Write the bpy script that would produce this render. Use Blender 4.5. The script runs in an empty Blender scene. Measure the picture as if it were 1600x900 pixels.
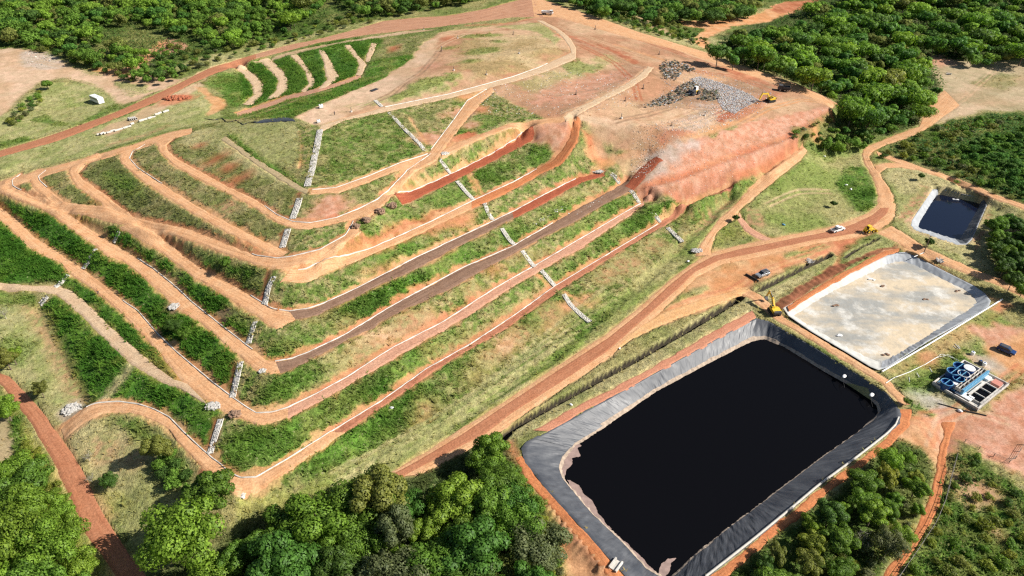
import bpy, bmesh, math, random
import numpy as np
from mathutils import Vector, Matrix

random.seed(7)
RNG = np.random.default_rng(11)
SC = bpy.context.scene
COL = SC.collection

# ------------------------------------------------------------------ camera
PITCH = math.radians(34.5); FPX = 1067.0; CAMH = 118.0
sP, cP = math.sin(PITCH), math.cos(PITCH)
cam = bpy.data.cameras.new('camera'); camo = bpy.data.objects.new('camera', cam); COL.objects.link(camo)
camo.location = (0, 0, CAMH); camo.rotation_euler = (math.pi/2 - PITCH, 0, 0)
cam.sensor_width = 36; cam.lens = 36*FPX/1600; cam.clip_start = 1; cam.clip_end = 20000
SC.camera = camo

def un(px, py, z):
    u = (px-800)/FPX; v = (py-450)/FPX
    d = (CAMH-z)/(sP+v*cP)
    return (u*d, (cP-v*sP)*d, z)

# ------------------------------------------------------------------ noise
def vnoise(x, y, seed=0):
    xi = np.floor(x).astype(np.int64); yi = np.floor(y).astype(np.int64)
    fx = x-xi; fy = y-yi
    fx = fx*fx*(3-2*fx); fy = fy*fy*(3-2*fy)
    def h(a, b):
        n = (a*374761393 + b*668265263 + seed*144665) & 0xFFFFFFFF
        n = ((n ^ (n >> 13))*1274126177) & 0xFFFFFFFF
        return ((n ^ (n >> 16)) & 0xFFFF)/65535.0
    return (h(xi, yi)*(1-fx)+h(xi+1, yi)*fx)*(1-fy)+(h(xi, yi+1)*(1-fx)+h(xi+1, yi+1)*fx)*fy
def fbm(x, y, sc, seed=0, oct=4):
    s = 0; a = 1; t = 0
    for o in range(oct):
        s = s+a*vnoise(x*sc*2**o+17.3*o, y*sc*2**o-9.1*o, seed+o); t += a; a *= .55
    return s/t

# ------------------------------------------------------------------ traced terraces
# every strip: upper edge and lower edge traced on the photograph, with the level of the bench in metres
def Z(a): return a
ST = []
def strip(name, mat, up, lo, z, gut=None, n=None): ST.append(dict(name=name, mat=mat, up=up, lo=lo, z=z, gut=gut))
# right-hand face, lowest bench first
strip('terrace_path', 'orange', [(517,674),(450,716),(400,745),(375,746),(357,737),(345,725),(332,716),(316,702),(287,675),(265,652),(240,639),(215,631),(185,627),(150,629),(132,635),(112,655),(95,668)],
      [(540,675),(475,720),(400,764),(372,775),(350,757),(325,741),(312,728),(300,715),(275,687),(265,672),(240,657),(215,647),(185,644),(160,647),(135,657),(115,672),(100,685)], [(0,3),(.75,3),(.9,2),(1,-.5)], gut=(0,.92))
strip('terrace_path', 'redbrown', [(1030,349),(1000,367),(935,406),(867,447),(800,495),(732,539),(665,577),(595,627),(516,675)],
      [(1038,352),(1010,367),(945,408),(880,449),(800,507),(725,550),(650,600),(575,650),(539,676)], 3, gut=(0.01,1))
strip('terrace_path', 'redbrown', [(1142,293),(1110,306),(1087,315),(1060,330),(1030,349)], [(1144,297),(1112,311),(1090,320),(1064,336),(1038,353)], [(0,5.4),(.6,3.4),(1,3)])
strip('terrace_path', 'pinkdirt', [(1012,312),(995,321),(900,377),(837,414),(772,451),(690,504),(615,542),(540,590),(500,612),(450,636)],
      [(1020,314),(997,327),(900,392),(845,422),(797,450),(725,497),(625,555),(555,595),(487,635),(450,653)], 6, gut=(.03,1))
strip('terrace_path', 'orange', [(450,636),(425,644),(400,645),(385,636),(365,622),(332,597),(275,549),(245,520),(215,485),(195,472),(172,452),(160,442),(125,417),(95,397),(55,371),(25,342),(0,324),(-40,296)],
      [(450,653),(425,661),(400,665),(380,655),(355,645),(325,628),(285,598),(250,552),(215,517),(185,485),(155,462),(142,450),(107,427),(95,411),(62,397),(37,380),(15,357),(0,344),(-40,316)], [(0,6),(.7,6),(1,9)], gut=(0,.42))
strip('terrace_path', 'pale', [(290,597),(270,592),(250,577),(215,547),(175,512),(140,477),(112,455),(97,449)],
      [(330,637),(282,608),(250,597),(205,570),(160,527),(125,492),(100,470),(85,460)], [(0,6),(.3,5.4),(1,4.2)])
strip('terrace_path', 'pale', [(97,447),(60,446),(0,442),(-60,438)], [(92,460),(60,455),(0,451),(-60,448)], [(0,4.2),(1,3.6)])
strip('terrace_path', 'brown', [(980,283),(900,327),(800,385),(725,417),(665,449),(605,482),(540,522),(482,550),(455,560),(430,564)],
      [(990,296),(975,302),(900,345),(850,370),(800,397),(762,417),(706,450),(625,487),(575,515),(512,547),(475,567),(438,583)], 9, gut=(.3,1))
strip('terrace_path', 'orange', [(430,564),(415,560),(400,550),(385,539),(325,492),(300,472),(277,450),(240,420),(212,402),(180,382),(140,357),(107,337),(82,325),(62,316),(25,300),(0,288),(-50,268)],
      [(438,583),(420,588),(400,579),(380,562),(360,545),(320,510),(290,491),(265,472),(242,450),(207,420),(190,407),(167,402),(150,385),(120,365),(82,337),(60,325),(25,312),(0,302),(-50,284)], [(0,9),(.5,9),(.68,10.6),(.85,12),(1,12.5)], gut=(0.05,.42))
strip('terrace_path', 'red', [(940,270),(904,277),(850,304),(800,331)], [(945,274),(907,285),(850,317),(803,341)], 12, gut=(.25,1))
strip('terrace_path', 'brown', [(800,331),(750,355),(650,402),(560,449),(505,474),(480,482),(452,486)], [(803,341),(725,380),(650,420),(590,447),(540,472),(500,490),(462,500)], 12, gut=(0,1))
strip('terrace_path', 'orange', [(452,486),(425,482),(400,467),(372,449),(335,432),(310,417),(275,390),(240,365),(215,352)],
      [(462,500),(432,515),(415,505),(400,492),(370,475),(332,450),(300,432),(290,422),(250,392),(220,375),(185,355)], [(0,12),(.75,12),(1,13.4)], gut=(0,.2))
strip('terrace_path', 'red', [(828,211),(797,225),(750,250),(705,272),(660,292),(611,314)], [(836,218),(800,236),(756,259),(712,281),(668,302),(630,321)], [(0,19.5),(.3,18),(1,18)], gut=(0,1))
strip('terrace_path', 'redorange', [(897,185),(890,215),(867,249),(800,285),(737,314)], [(908,190),(902,222),(882,252),(800,297),(737,326)], [(0,24),(.3,18),(.5,15),(1,15)], gut=(.5,1))
strip('terrace_path', 'orange', [(737,314),(675,345),(587,385),(525,409),(482,424),(455,427)], [(737,326),(650,367),(575,400),(500,431),(482,440),(437,440)], [(0,15),(.8,15),(1,16)], gut=(0,.97))
strip('terrace_path', 'orange', [(552,347),(540,367),(500,389),(457,400),(432,403),(400,399),(350,380),(300,360),(250,347),(212,340),(195,327),(160,300),(130,280),(122,270),(130,262),(160,245)],
      [(566,362),(530,385),(500,404),(450,420),(432,421),(400,413),(350,395),(300,377),(265,365),(215,354),(190,345),(155,315),(117,290),(107,270),(110,257),(150,240)], [(0,19.5),(.3,17),(.5,15.8),(.7,14.2),(.78,14.4),(1,16.3)], gut=(0,.25))
strip('terrace_path', 'orange', [(450,395),(400,370),(350,345),(300,317),(250,285),(215,262),(202,247),(207,237),(227,226)], [(440,402),(400,385),(350,360),(300,332),(250,302),(215,277),(190,255),(186,242),(210,226)], [(0,17.3),(.2,18),(1,18.3)], gut=(.62,1))
strip('terrace_path', 'orange', [(673,240),(642,262),(615,288),(590,311),(560,326),(525,340),(485,348),(457,346),(432,335),(400,312),(355,290),(312,267),(275,247),(262,235),(260,226),(275,214)],
      [(683,250),(650,267),(625,290),(597,322),(572,343),(555,341),(515,351),(480,359),(455,355),(432,347),(400,326),(362,305),(300,275),(270,257),(250,237),(242,222)], [(0,23),(.25,20.5),(.4,20),(1,20.5)], gut=(0,.5))
strip('terrace_path', 'orange', [(668,240),(625,254),(575,275),(525,293),(488,296)], [(645,263),(620,266),(575,285),(530,301),(485,303)], 23, gut=(0,1))
strip('terrace_path', 'weedpath', [(482,298),(470,290),(440,272),(400,248),(375,229),(352,212)], [(478,304),(465,297),(435,280),(398,256),(372,236),(345,218)], 23)
strip('haul_road', 'orange', [(767,136),(730,157),(710,185),(682,222),(668,240)], [(773,143),(752,161),(733,182),(699,225),(684,250)], [(0,26),(1,23)], gut=(0.05,.95))
strip('haul_road', 'pale', [(895,80),(842,105),(800,120),(700,147),(600,167),(550,181),(502,195)], [(900,92),(850,113),(800,128),(700,154),(600,175),(537,188),(498,208)], [(0,26.5),(1,26)], gut=(.17,.8))
strip('haul_road', 'pale', [(838,32),(866,47),(880,60),(890,74),(892,82)], [(848,32),(877,47),(892,60),(901,75),(900,92)], [(0,25.6),(1,26.5)])
strip('haul_road', 'orange', [(900,180),(860,184),(800,191),(755,207),(715,222),(690,236)], [(900,188),(860,191),(800,199),(757,214),(722,231),(690,248)], [(0,25),(.5,24),(1,23)])
strip('haul_road', 'red', [(974,291),(994,268),(1012,251),(1024,244)], [(990,297),(1008,277),(1026,258),(1036,249)], [(0,9.2),(1,15.8)])
strip('haul_road', 'pale', [(1012,103),(1000,115),(975,132),(940,150),(897,170),(880,180)], [(1022,105),(1010,120),(985,137),(945,156),(900,181),(885,188)], 25.6)
# left ramp along the bench ends and the left connecting ramp
strip('haul_road', 'orange', [(-50,300),(0,283),(60,266),(130,246),(200,227),(260,207),(300,199)], [(-50,315),(0,298),(60,278),(130,256),(200,238),(262,220),(300,208)], [(0,11.5),(.2,13),(.5,16.5),(.75,18.6),(1,20.5)])
strip('haul_road', 'orange', [(75,314),(110,317),(150,321),(190,332),(214,342)], [(72,324),(110,331),(140,338),(178,349),(216,357)], [(0,12.2),(1,13.9)])
strip('terrace_path', 'orange', [(104,316),(82,300),(62,282),(60,275),(72,266)], [(80,316),(50,292),(42,275),(58,264),(66,263)], [(0,13),(1,14.5)], gut=(.5,1))
strip('terrace_path', 'orange', [(78,314),(45,303),(20,290),(19,281),(32,272)], [(72,322),(40,312),(5,296),(5,284),(20,276)], [(0,12),(1,13.4)], gut=(.5,1))
# concave benches on the far side
strip('terrace_path', 'pale', [(378,103),(398,116),(411,131),(411,148),(392,165)], [(362,106),(378,115),(392,131),(396,148),(378,163)], 16.6)
strip('terrace_path', 'pale', [(422,92),(442,110),(450,125),(450,140),(435,152)], [(405,95),(422,110),(435,125),(430,142),(415,155)], 18.5)
strip('terrace_path', 'pale', [(465,85),(482,107),(492,125),(490,135),(475,145)], [(452,86),(467,100),(477,112),(482,130),(470,142)], 20.5)
strip('terrace_path', 'pale', [(507,80),(520,100),(525,112),(530,120),(510,137)], [(497,77),(505,95),(507,110),(510,125),(495,140)], 22.4)
strip('terrace_path', 'pale', [(547,70),(567,95),(573,101),(564,118)], [(537,70),(552,87),(561,99),(555,117)], 24)
strip('terrace_path', 'pale', [(590,67),(583,82),(577,97)], [(580,67),(575,80),(570,94)], 24.6)
strip('terrace_path', 'pinkdirt', [(564,116),(540,125),(495,138),(450,149),(400,166),(370,176)], [(564,121),(540,131),(495,144),(450,156),(400,174),(370,183)], [(0,24),(.35,22.4),(.6,19.3),(.85,16.8),(1,16.6)])
# roads
strip('asphalt_road', 'asphalt', [(-60,252),(0,235),(62,217),(125,195),(175,177),(225,155),(275,132),(325,107),(362,95),(400,84)], [(-60,263),(0,245),(90,220),(150,197),(212,172),(250,157),(300,130),(337,114),(368,103),(400,91)], [(0,12.5),(.15,14),(.5,16.5),(1,19.5)])
strip('haul_road', 'roadbrown', [(400,84),(450,70),(500,60),(550,47),(600,32),(650,27),(700,24),(750,15),(800,2),(830,-6)], [(400,91),(450,79),(500,66),(575,54),(650,46),(725,37),(800,27),(850,27)], [(0,19.5),(.5,22.5),(.8,24.5),(1,25.5)])
strip('haul_road', 'orange', [(830,-6),(860,2),(895,15),(950,32),(1000,50),(1050,65),(1100,80),(1150,100),(1200,115),(1250,135),(1287,150),(1305,162)], [(835,27),(870,26),(925,42),(975,57),(1050,76),(1100,92),(1150,111),(1200,126),(1245,144),(1280,158),(1298,167)], [(0,25.5),(.25,25),(.45,23.5),(1,17.5)])
strip('road_shoulder', 'orange', [(590,748),(645,717),(712,676),(800,618),(870,571),(945,522),(995,482),(1035,447),(1072,417),(1110,394),(1150,383),(1200,373),(1250,363),(1300,353),(1330,343),(1360,330),(1372,317)],
      [(655,742),(680,730),(772,682),(800,660),(882,606),(957,556),(1007,511),(1069,453),(1092,431),(1128,413),(1200,398),(1275,381),(1340,371),(1372,360),(1395,345),(1400,335),(1399,318)], [(0,-1),(.3,0),(.6,.7),(.8,2),(1,3)])
strip('asphalt_road', 'asphalt', [(604,745),(650,721),(717,680),(800,625),(875,575),(950,527),(1000,487),(1040,450),(1075,422),(1112,400),(1150,390),(1200,380),(1250,370),(1300,360),(1330,350),(1360,337),(1375,325)],
      [(630,745),(660,729),(762,677),(800,647),(875,600),(950,550),(1000,505),(1062,450),(1087,425),(1125,407),(1200,392),(1275,375),(1340,365),(1365,355),(1387,334),(1390,325)], [(0,-1),(.3,0),(.6,.7),(.8,2),(1,3)])
strip('dirt_road', 'orange', [(1372,320),(1370,295),(1360,272),(1350,255),(1346,240),(1352,230),(1370,222),(1400,210),(1437,197),(1442,182),(1452,162),(1475,140)],
      [(1398,322),(1397,305),(1385,287),(1375,272),(1366,260),(1358,245),(1366,235),(1385,226),(1425,213),(1452,199),(1468,187),(1500,165)], [(0,3),(.3,5),(.7,7),(1,8)])
strip('dirt_track', 'orange', [(1368,236),(1400,246),(1450,264),(1500,279),(1550,301),(1600,319),(1660,345)], [(1372,243),(1400,254),(1450,271),(1500,286),(1550,309),(1600,327),(1660,355)], 5)
strip('dirt_track', 'orange', [(1367,258),(1385,254),(1405,255),(1430,260)], [(1372,272),(1385,262),(1405,261),(1430,266)], 5)
strip('dirt_road', 'orange', [(1394,352),(1450,388),(1525,421),(1597,449),(1660,478)], [(1370,364),(1425,389),(1500,424),(1562,447),(1640,485)], [(0,3),(.4,2.4),(1,2)])
strip('dirt_track', 'orange', [(1252,230),(1235,245),(1200,270),(1165,300),(1150,318),(1125,340),(1105,365),(1092,385),(1085,400)], [(1262,236),(1250,250),(1215,280),(1180,308),(1158,325),(1148,342),(1120,362),(1112,385),(1112,399)], [(0,8.8),(.4,5),(1,1.3)])
strip('dirt_track', 'pinkdirt', [(1155,334),(1170,352),(1185,362),(1205,371)], [(1152,345),(1163,360),(1180,371),(1200,378)], [(0,2.6),(1,2)])
strip('dirt_track', 'sandy', [(985,520),(1030,490),(1087,470),(1140,455),(1165,447)], [(960,548),(985,530),(1050,501),(1100,483),(1150,464),(1172,456)], 0.6)
strip('dirt_track', 'orange', [(1165,447),(1180,455),(1210,480),(1228,497),(1300,540),(1387,592),(1425,632)], [(1150,455),(1172,466),(1196,486),(1212,500),(1250,521),(1325,568),(1380,600),(1404,632)], 1.0)
strip('asphalt_road', 'asphalt', [(-40,570),(0,583),(15,588),(52,627),(72,650),(87,674),(112,707),(135,747),(160,802),(200,862),(228,900),(250,930)],
      [(-40,588),(0,599),(5,604),(25,630),(50,662),(60,683),(82,720),(105,767),(127,825),(160,870),(182,900),(205,935)], [(0,-.5),(.3,-1),(1,-3)])
strip('dirt_track', 'redorange', [(1495,660),(1487,675),(1480,705),(1478,735),(1471,780),(1458,815),(1402,897),(1380,930)], [(1470,660),(1474,680),(1467,705),(1462,732),(1450,780),(1430,830),(1382,895),(1360,930)], 0.2)
strip('dirt_track', 'redorange', [(1405,640),(1400,662),(1385,684),(1340,720),(1275,768),(1235,801),(1170,852),(1110,902),(1060,940)], [(1425,640),(1420,665),(1398,690),(1350,728),(1285,778),(1245,812),(1180,862),(1122,912),(1070,955)], .7)
strip('dirt_track', 'redorange', [(818,712),(835,745),(862,774),(925,842),(980,905),(1010,940)], [(806,715),(822,748),(850,782),(912,850),(950,905),(985,945)], .7)
strip('dirt_track', 'pinkred', [(832,672),(900,635),(1000,585),(1090,532),(1175,484)], [(858,674),(910,644),(1000,597),(1090,546),(1182,497)], .9)
strip('dirt_track', 'redorange', [(1230,478),(1290,440),(1360,402),(1385,391),(1405,388)], [(1233,485),(1291,448),(1362,409),(1386,398),(1405,393)], 1.8)

# ------------------------------------------------------------------ other levels of the land (photo point, metres)
def qdir(o, g): pass
PT = []   # polylines with heights
def lv(z, *pts): PT.append((pts, z))
lv([(0,26.6),(1,26.6)], (462,183),(525,153),(600,122),(645,92),(668,68),(690,52))
lv(25.3, (690,46),(740,41),(800,36))
lv(29, (690,110),(740,95),(800,85),(850,75))
lv(28.6, (640,130),(700,118),(790,105))
lv(26, (500,200),(530,186),(460,188),(480,178))
lv(25, (900,135),(960,115)); lv([(0,24.2),(1,22.5)],(1000,165),(1050,150)); lv([(0,20.8),(1,19)],(1120,165),(1180,160))
lv([(0,26),(1,23.2)], (900,100),(960,95),(1040,110))
lv([(0,24.6),(.5,23),(1,20)], (890,190),(930,190),(1000,195),(1060,205),(1100,200))
lv([(0,18.9),(1,18.2)], (1200,150),(1250,150))
lv([(0,16.2),(.15,17.3),(.4,18.6),(1,17.4)], (1030,243),(1060,232),(1110,216),(1180,188),(1240,176),(1303,169))
lv([(0,8.5),(.3,7.6),(.5,7.6),(.8,9.5),(1,12.5)], (1005,318),(1088,312),(1140,290),(1210,262),(1262,225),(1310,185))
lv([(0,10.5),(1,15)], (1010,293),(1060,279),(1130,251),(1230,215),(1300,181)); lv([(0,10.5),(1,15)], (1010,297),(1060,284),(1130,256),(1230,221),(1300,186))
lv([(0,12.3),(.5,13.6),(1,15.6)], (966,272),(985,255),(1012,240)); lv([(0,18.4),(1,17.6)], (950,222),(985,224),(1018,229)); lv(15.8,(935,240),(958,236))
lv(19, (1000,20),(1080,58),(1110,68))
lv([(0,18),(.5,13),(1,11.5)], (1125,78),(1220,112),(1330,165))
lv(9, (1330,185),(1350,200)); lv(9, (1400,150),(1350,100)); lv(13, (1450,50),(1550,40),(1250,50)); lv(18,(1200,-10),(1400,-15),(1600,-10)); lv(18,(1100,10),(1000,5),(1150,30))
lv(9, (1500,130),(1590,110)); lv(7,(1550,200),(1600,220)); lv(5.5,(1450,235),(1560,290))
lv(3, (1250,300),(1300,320),(1200,340),(1330,290)); lv(4.2,(1290,255),(1330,245))
lv(22, (200,40),(300,30)); lv(26,(0,-10),(200,-15),(500,-20),(700,-20)); lv(20,(100,70),(240,90),(330,85)); lv(20.5,(0,90),(60,85)); lv(17,(160,125),(200,130)); lv(15,(60,165),(130,165),(0,200))
lv(14.5,(0,265),(60,245),(0,255)); lv(17.3,(200,205),(250,185)); lv(18,(300,170),(340,150),(300,150))
lv(24.2,(640,12),(740,-2)); lv(22.5,(540,35),(600,20)); lv(20,(440,60),(380,75))
lv(26, (800,-15),(850,-20),(900,-5))
lv([(0,26),(1,23)], (500,203),(481,292))
lv([(0,-.5),(1,.3)], (385,790),(520,735),(620,680),(760,590),(900,505),(925,500))
lv(.6, (930,500),(1000,440),(1070,392),(1085,398))
lv(2.2, (1100,345),(1140,312)); 
lv(-1.2, (420,830),(600,735)); lv(-2,(300,850),(500,860),(700,820)); lv(-1,(860,820),(880,890),(930,890)); lv(-2.5,(240,880),(150,900)); lv(-1.5,(150,720),(200,780)); lv(-3,(60,800),(0,760),(0,850)); lv(-1.5,(0,650),(40,690))
lv([(0,1.4),(1,-.6)], (60,482),(95,560),(135,640)); lv(1.5,(0,480),(0,540)); lv(-.3,(60,600),(100,640)); lv([(0,1.2),(.5,1),(1,.6)], (190,668),(255,700),(300,770)); lv(-.5,(200,740),(230,780)); lv(2.6,(0,455),(55,468))
lv(.2,(790,675),(950,590),(1100,505),(1160,470)); lv(1.6,(1190,440),(1300,395),(1310,385)); lv(.9,(1175,478),(1000,578),(840,662))
lv(1.5,(1225,470),(1360,395),(1400,385),(1440,400),(1560,465)); lv(1.3,(1235,500),(1370,585),(1400,580),(1570,475))
lv(1,(1440,600),(1540,560),(1480,640),(1590,600),(1590,500)); lv(.5,(1450,680),(1560,700)); lv(0.2,(1590,880),(1500,860),(1250,880),(1440,760)); lv(.4,(1300,790),(1400,700))
lv(2.8,(1415,300),(1410,345),(1480,392),(1530,390),(1560,330),(1480,285)); lv(2.6,(1580,400),(1560,420))

# ------------------------------------------------------------------ height grid (membrane through the traced levels)
GX0, GX1, GY0, GY1 = -640, 640, -60, 940
NX, NY = GX1-GX0, GY1-GY0
def resample(P, n):
    P = np.asarray(P, float); d = np.r_[0, np.cumsum(np.hypot(*np.diff(P[:, :2], axis=0).T))]
    t = np.linspace(0, d[-1], n)
    return np.stack([np.interp(t, d, P[:, k]) for k in range(P.shape[1])], 1)
def zfun(z, t):
    if isinstance(z, (int, float)): return np.full(len(t), float(z))
    return np.interp(t, [a for a, b in z], [b for a, b in z])
def world_line(px, z, per=0.45):
    P = np.asarray(px, float)
    d = np.r_[0, np.cumsum(np.hypot(*np.diff(P, axis=0).T))]; t = d/d[-1]
    # levels first per traced point, then densify in world space
    tt = np.linspace(0, 1, max(len(P)*6, 24)); tt = np.unique(np.r_[tt, t])
    zz = zfun(z, tt)
    W = np.array([un(np.interp(a, t, P[:, 0]), np.interp(a, t, P[:, 1]), b) for a, b in zip(tt, zz)])
    L = np.hypot(*np.diff(W[:, :2], axis=0).T).sum()
    return resample(W, max(8, int(L/per)))
cons = []
for s in ST:
    s['U'] = world_line(s['up'], s['z']); s['L'] = world_line(s['lo'], s['z'])
    cons += [s['U'], s['L']]
for pts, z in PT: cons.append(world_line(pts, z))
# far ground beyond the picture
far = []
for a in np.linspace(-600, 600, 40):
    far.append((a, 900, 30+4*math.sin(a*.02)))
for b in np.linspace(-40, 40, 8):
    far += [(b*6, -50, -3)]
cons.append(np.array(far))
CP = np.concatenate(cons)
def solve():
    Hc = None
    for f in (32, 16, 8, 4, 2, 1):
        nx, ny = NX//f, NY//f
        ix = np.clip(((CP[:, 0]-GX0)/f).astype(int), 0, nx-1); iy = np.clip(((CP[:, 1]-GY0)/f).astype(int), 0, ny-1)
        S = np.zeros((ny, nx)); N = np.zeros((ny, nx)); np.add.at(S, (iy, ix), CP[:, 2]); np.add.at(N, (iy, ix), 1)
        m = N > 0; V = np.where(m, S/np.maximum(N, 1), 0)
        if Hc is None: A = np.full((ny, nx), CP[:, 2].mean())
        else:
            A = np.repeat(np.repeat(Hc, 2, 0), 2, 1)
            A = A[:ny, :nx] if A.shape[0] >= ny and A.shape[1] >= nx else np.pad(A, ((0, max(0, ny-A.shape[0])), (0, max(0, nx-A.shape[1]))), mode='edge')[:ny, :nx]
        A[m] = V[m]
        for it in range(300 if f > 4 else (120 if f > 1 else 45)):
            B = np.pad(A, 1, mode='edge'); A = .25*(B[:-2, 1:-1]+B[2:, 1:-1]+B[1:-1, :-2]+B[1:-1, 2:]); A[m] = V[m]
        Hc = A
    B = np.pad(Hc, 1, mode='edge')
    return .5*Hc+.125*(B[:-2, 1:-1]+B[2:, 1:-1]+B[1:-1, :-2]+B[1:-1, 2:])
HG = solve()
def bil(G, x, y):
    fx = np.clip((np.asarray(x, float)-GX0)-.5, 0, NX-1.001); fy = np.clip((np.asarray(y, float)-GY0)-.5, 0, NY-1.001)
    i = fx.astype(int); j = fy.astype(int); a = fx-i; b = fy-j
    return (G[j, i]*(1-a)+G[j, i+1]*a)*(1-b)+(G[j+1, i]*(1-a)+G[j+1, i+1]*a)*b
def hz(x, y): return float(bil(HG, x, y))
_ts = np.concatenate([np.linspace(60, 400, 1000), np.linspace(400.4, 900, 900)])
def hit(px, py, dz=0.0):
    u = (px-800)/FPX; v = (py-450)/FPX
    X = u*_ts; Y = (cP-v*sP)*_ts; Zr = CAMH-(sP+v*cP)*_ts
    g = bil(HG, X, Y)+dz
    k = np.argmax(Zr <= g)
    if Zr[k] > g[k]: k = len(_ts)-1
    if k == 0: k = 1
    a = (Zr[k-1]-g[k-1]); b = (g[k]-Zr[k]); t = a/(a+b) if a+b != 0 else 0
    return (float(X[k-1]+(X[k]-X[k-1])*t), float(Y[k-1]+(Y[k]-Y[k-1])*t))
def hits(pts): return np.array([hit(*p) for p in pts])
def inpoly(x, y, P):
    r = np.zeros(x.shape, bool); n = len(P)
    for i in range(n):
        x1, y1 = P[i]; x2, y2 = P[(i+1) % n]
        if y1 == y2: continue
        r ^= ((y1 > y) != (y2 > y)) & (x < (x2-x1)*(y-y1)/(y2-y1)+x1)
    return r
def segdist(x, y, P, closed=True, want_s=False):
    d2 = np.full(x.shape, 1e12); ss = np.zeros(x.shape); acc = 0
    n = len(P)
    for i in range(n if closed else n-1):
        x1, y1 = P[i]; x2, y2 = P[(i+1) % n]; dx, dy = x2-x1, y2-y1; l2 = dx*dx+dy*dy+1e-9
        t = np.clip(((x-x1)*dx+(y-y1)*dy)/l2, 0, 1); e = (x-x1-t*dx)**2+(y-y1-t*dy)**2
        if want_s: ss = np.where(e < d2, acc+t*math.sqrt(l2), ss)
        d2 = np.minimum(d2, e); acc += math.sqrt(l2)
    return (np.sqrt(d2), ss) if want_s else np.sqrt(d2)
# ponds
RIM1 = np.array([un(x, y, .8)[:2] for x, y in [(821,700),(828,690),(860,673),(1000,597),(1165,505),(1182,498),(1200,502),(1275,545),(1350,592),(1385,615),(1400,633),(1404,647),(1400,662),(1385,676),(1340,711),(1275,759),(1235,793),(1170,846),(1102,899),(1040,948),(1030,950),(1018,940),(982,899),(925,837),(862,769),(825,722)]])
WAT1Z = -2.2
WAT1 = np.array([un(x, y, WAT1Z)[:2] for x, y in [(877,732),(884,714),(903,694),(935,674),(1025,612),(1110,566),(1175,533),(1194,530),(1225,542),(1287,580),(1350,615),(1370,634),(1372,645),(1362,656),(1338,676),(1287,712),(1250,740),(1200,778),(1150,815),(1090,862),(1060,892),(1043,905),(1032,898),(1012,887),(975,847),(925,800),(882,747)]])
RIM2 = np.array([un(x, y, 1.5)[:2] for x, y in [(1225,481),(1290,446),(1385,400),(1400,395),(1413,394),(1425,398),(1450,411),(1522,447),(1538,458),(1547,470),(1543,481),(1450,533),(1387,573),(1373,577),(1360,572),(1325,551),(1267,517),(1232,493)]])
RIM3 = np.array([un(x, y, 2.8)[:2] for x, y in [(1457,296),(1440,322),(1425,345),(1424,353),(1430,359),(1494,381),(1510,381),(1518,373),(1541,322),(1540,314),(1530,309),(1476,297)]])
def shrink(P, d):
    c = P.mean(0); return np.array([c+(p-c)*(1-d/np.linalg.norm(p-c)) for p in P])
# masks on the grid: under strips, pond bowls
gx, gy = np.meshgrid(GX0+.5+np.arange(NX), GY0+.5+np.arange(NY))
ROADM = np.zeros((NY, NX))
def rast(P, G, val, grow=0):
    x0, y0 = P.min(0)-2; x1, y1 = P.max(0)+2
    i0, i1 = max(0, int(x0-GX0)), min(NX, int(x1-GX0)+1); j0, j1 = max(0, int(y0-GY0)), min(NY, int(y1-GY0)+1)
    if i1 <= i0 or j1 <= j0: return
    m = inpoly(gx[j0:j1, i0:i1], gy[j0:j1, i0:i1], P)
    G[j0:j1, i0:i1][m] = val
for s in ST:
    P = np.concatenate([resample(s['U'], 40)[:, :2], resample(s['L'], 40)[::-1, :2]])
    rast(P, ROADM, 1.0)
DUST = ROADM.copy()
for it in range(5):
    B = np.pad(DUST, 1, mode='edge'); DUST = .2*(B[1:-1, 1:-1]+B[:-2, 1:-1]+B[2:, 1:-1]+B[1:-1, :-2]+B[1:-1, 2:])

# ------------------------------------------------------------------ materials
def newmat(name):
    m = bpy.data.materials.new(name); m.use_nodes = True; nt = m.node_tree; nt.nodes.clear()
    o = nt.nodes.new('ShaderNodeOutputMaterial'); b = nt.nodes.new('ShaderNodeBsdfPrincipled'); nt.links.new(b.outputs[0], o.inputs[0])
    return m, nt, b
def N(nt, t, **k):
    n = nt.nodes.new(t)
    for a, v in k.items(): setattr(n, a, v)
    return n
def noise(nt, scale, detail=4, rough=.6, vec=None):
    n = N(nt, 'ShaderNodeTexNoise'); n.inputs['Scale'].default_value = scale; n.inputs['Detail'].default_value = detail; n.inputs['Roughness'].default_value = rough
    if vec is not None: nt.links.new(vec, n.inputs['Vector'])
    return n.outputs[0]
def mapr(nt, v, a, b, c, d):
    n = N(nt, 'ShaderNodeMapRange'); nt.links.new(v, n.inputs[0])
    for i, q in enumerate((a, b, c, d)): n.inputs[i+1].default_value = q
    return n.outputs[0]
def mixc(nt, f, a, b, mode='MIX'):
    n = N(nt, 'ShaderNodeMix', data_type='RGBA', blend_type=mode)
    for sock, v in ((n.inputs[0], f), (n.inputs[6], a), (n.inputs[7], b)):
        if hasattr(v, 'is_output'): nt.links.new(v, sock)
        elif isinstance(v, (int, float)): sock.default_value = v
        else: sock.default_value = (*v, 1)
    return n.outputs[2]
def math_(nt, op, a, b):
    n = N(nt, 'ShaderNodeMath', operation=op)
    for i, v in enumerate((a, b)):
        if hasattr(v, 'is_output'): nt.links.new(v, n.inputs[i])
        else: n.inputs[i].default_value = v
    return n.outputs[0]
def bump(nt, b, h, s, dist=.3):
    n = N(nt, 'ShaderNodeBump'); n.inputs['Strength'].default_value = s; n.inputs['Distance'].default_value = dist
    nt.links.new(h, n.inputs['Height']); nt.links.new(n.outputs[0], b.inputs['Normal'])
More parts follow.
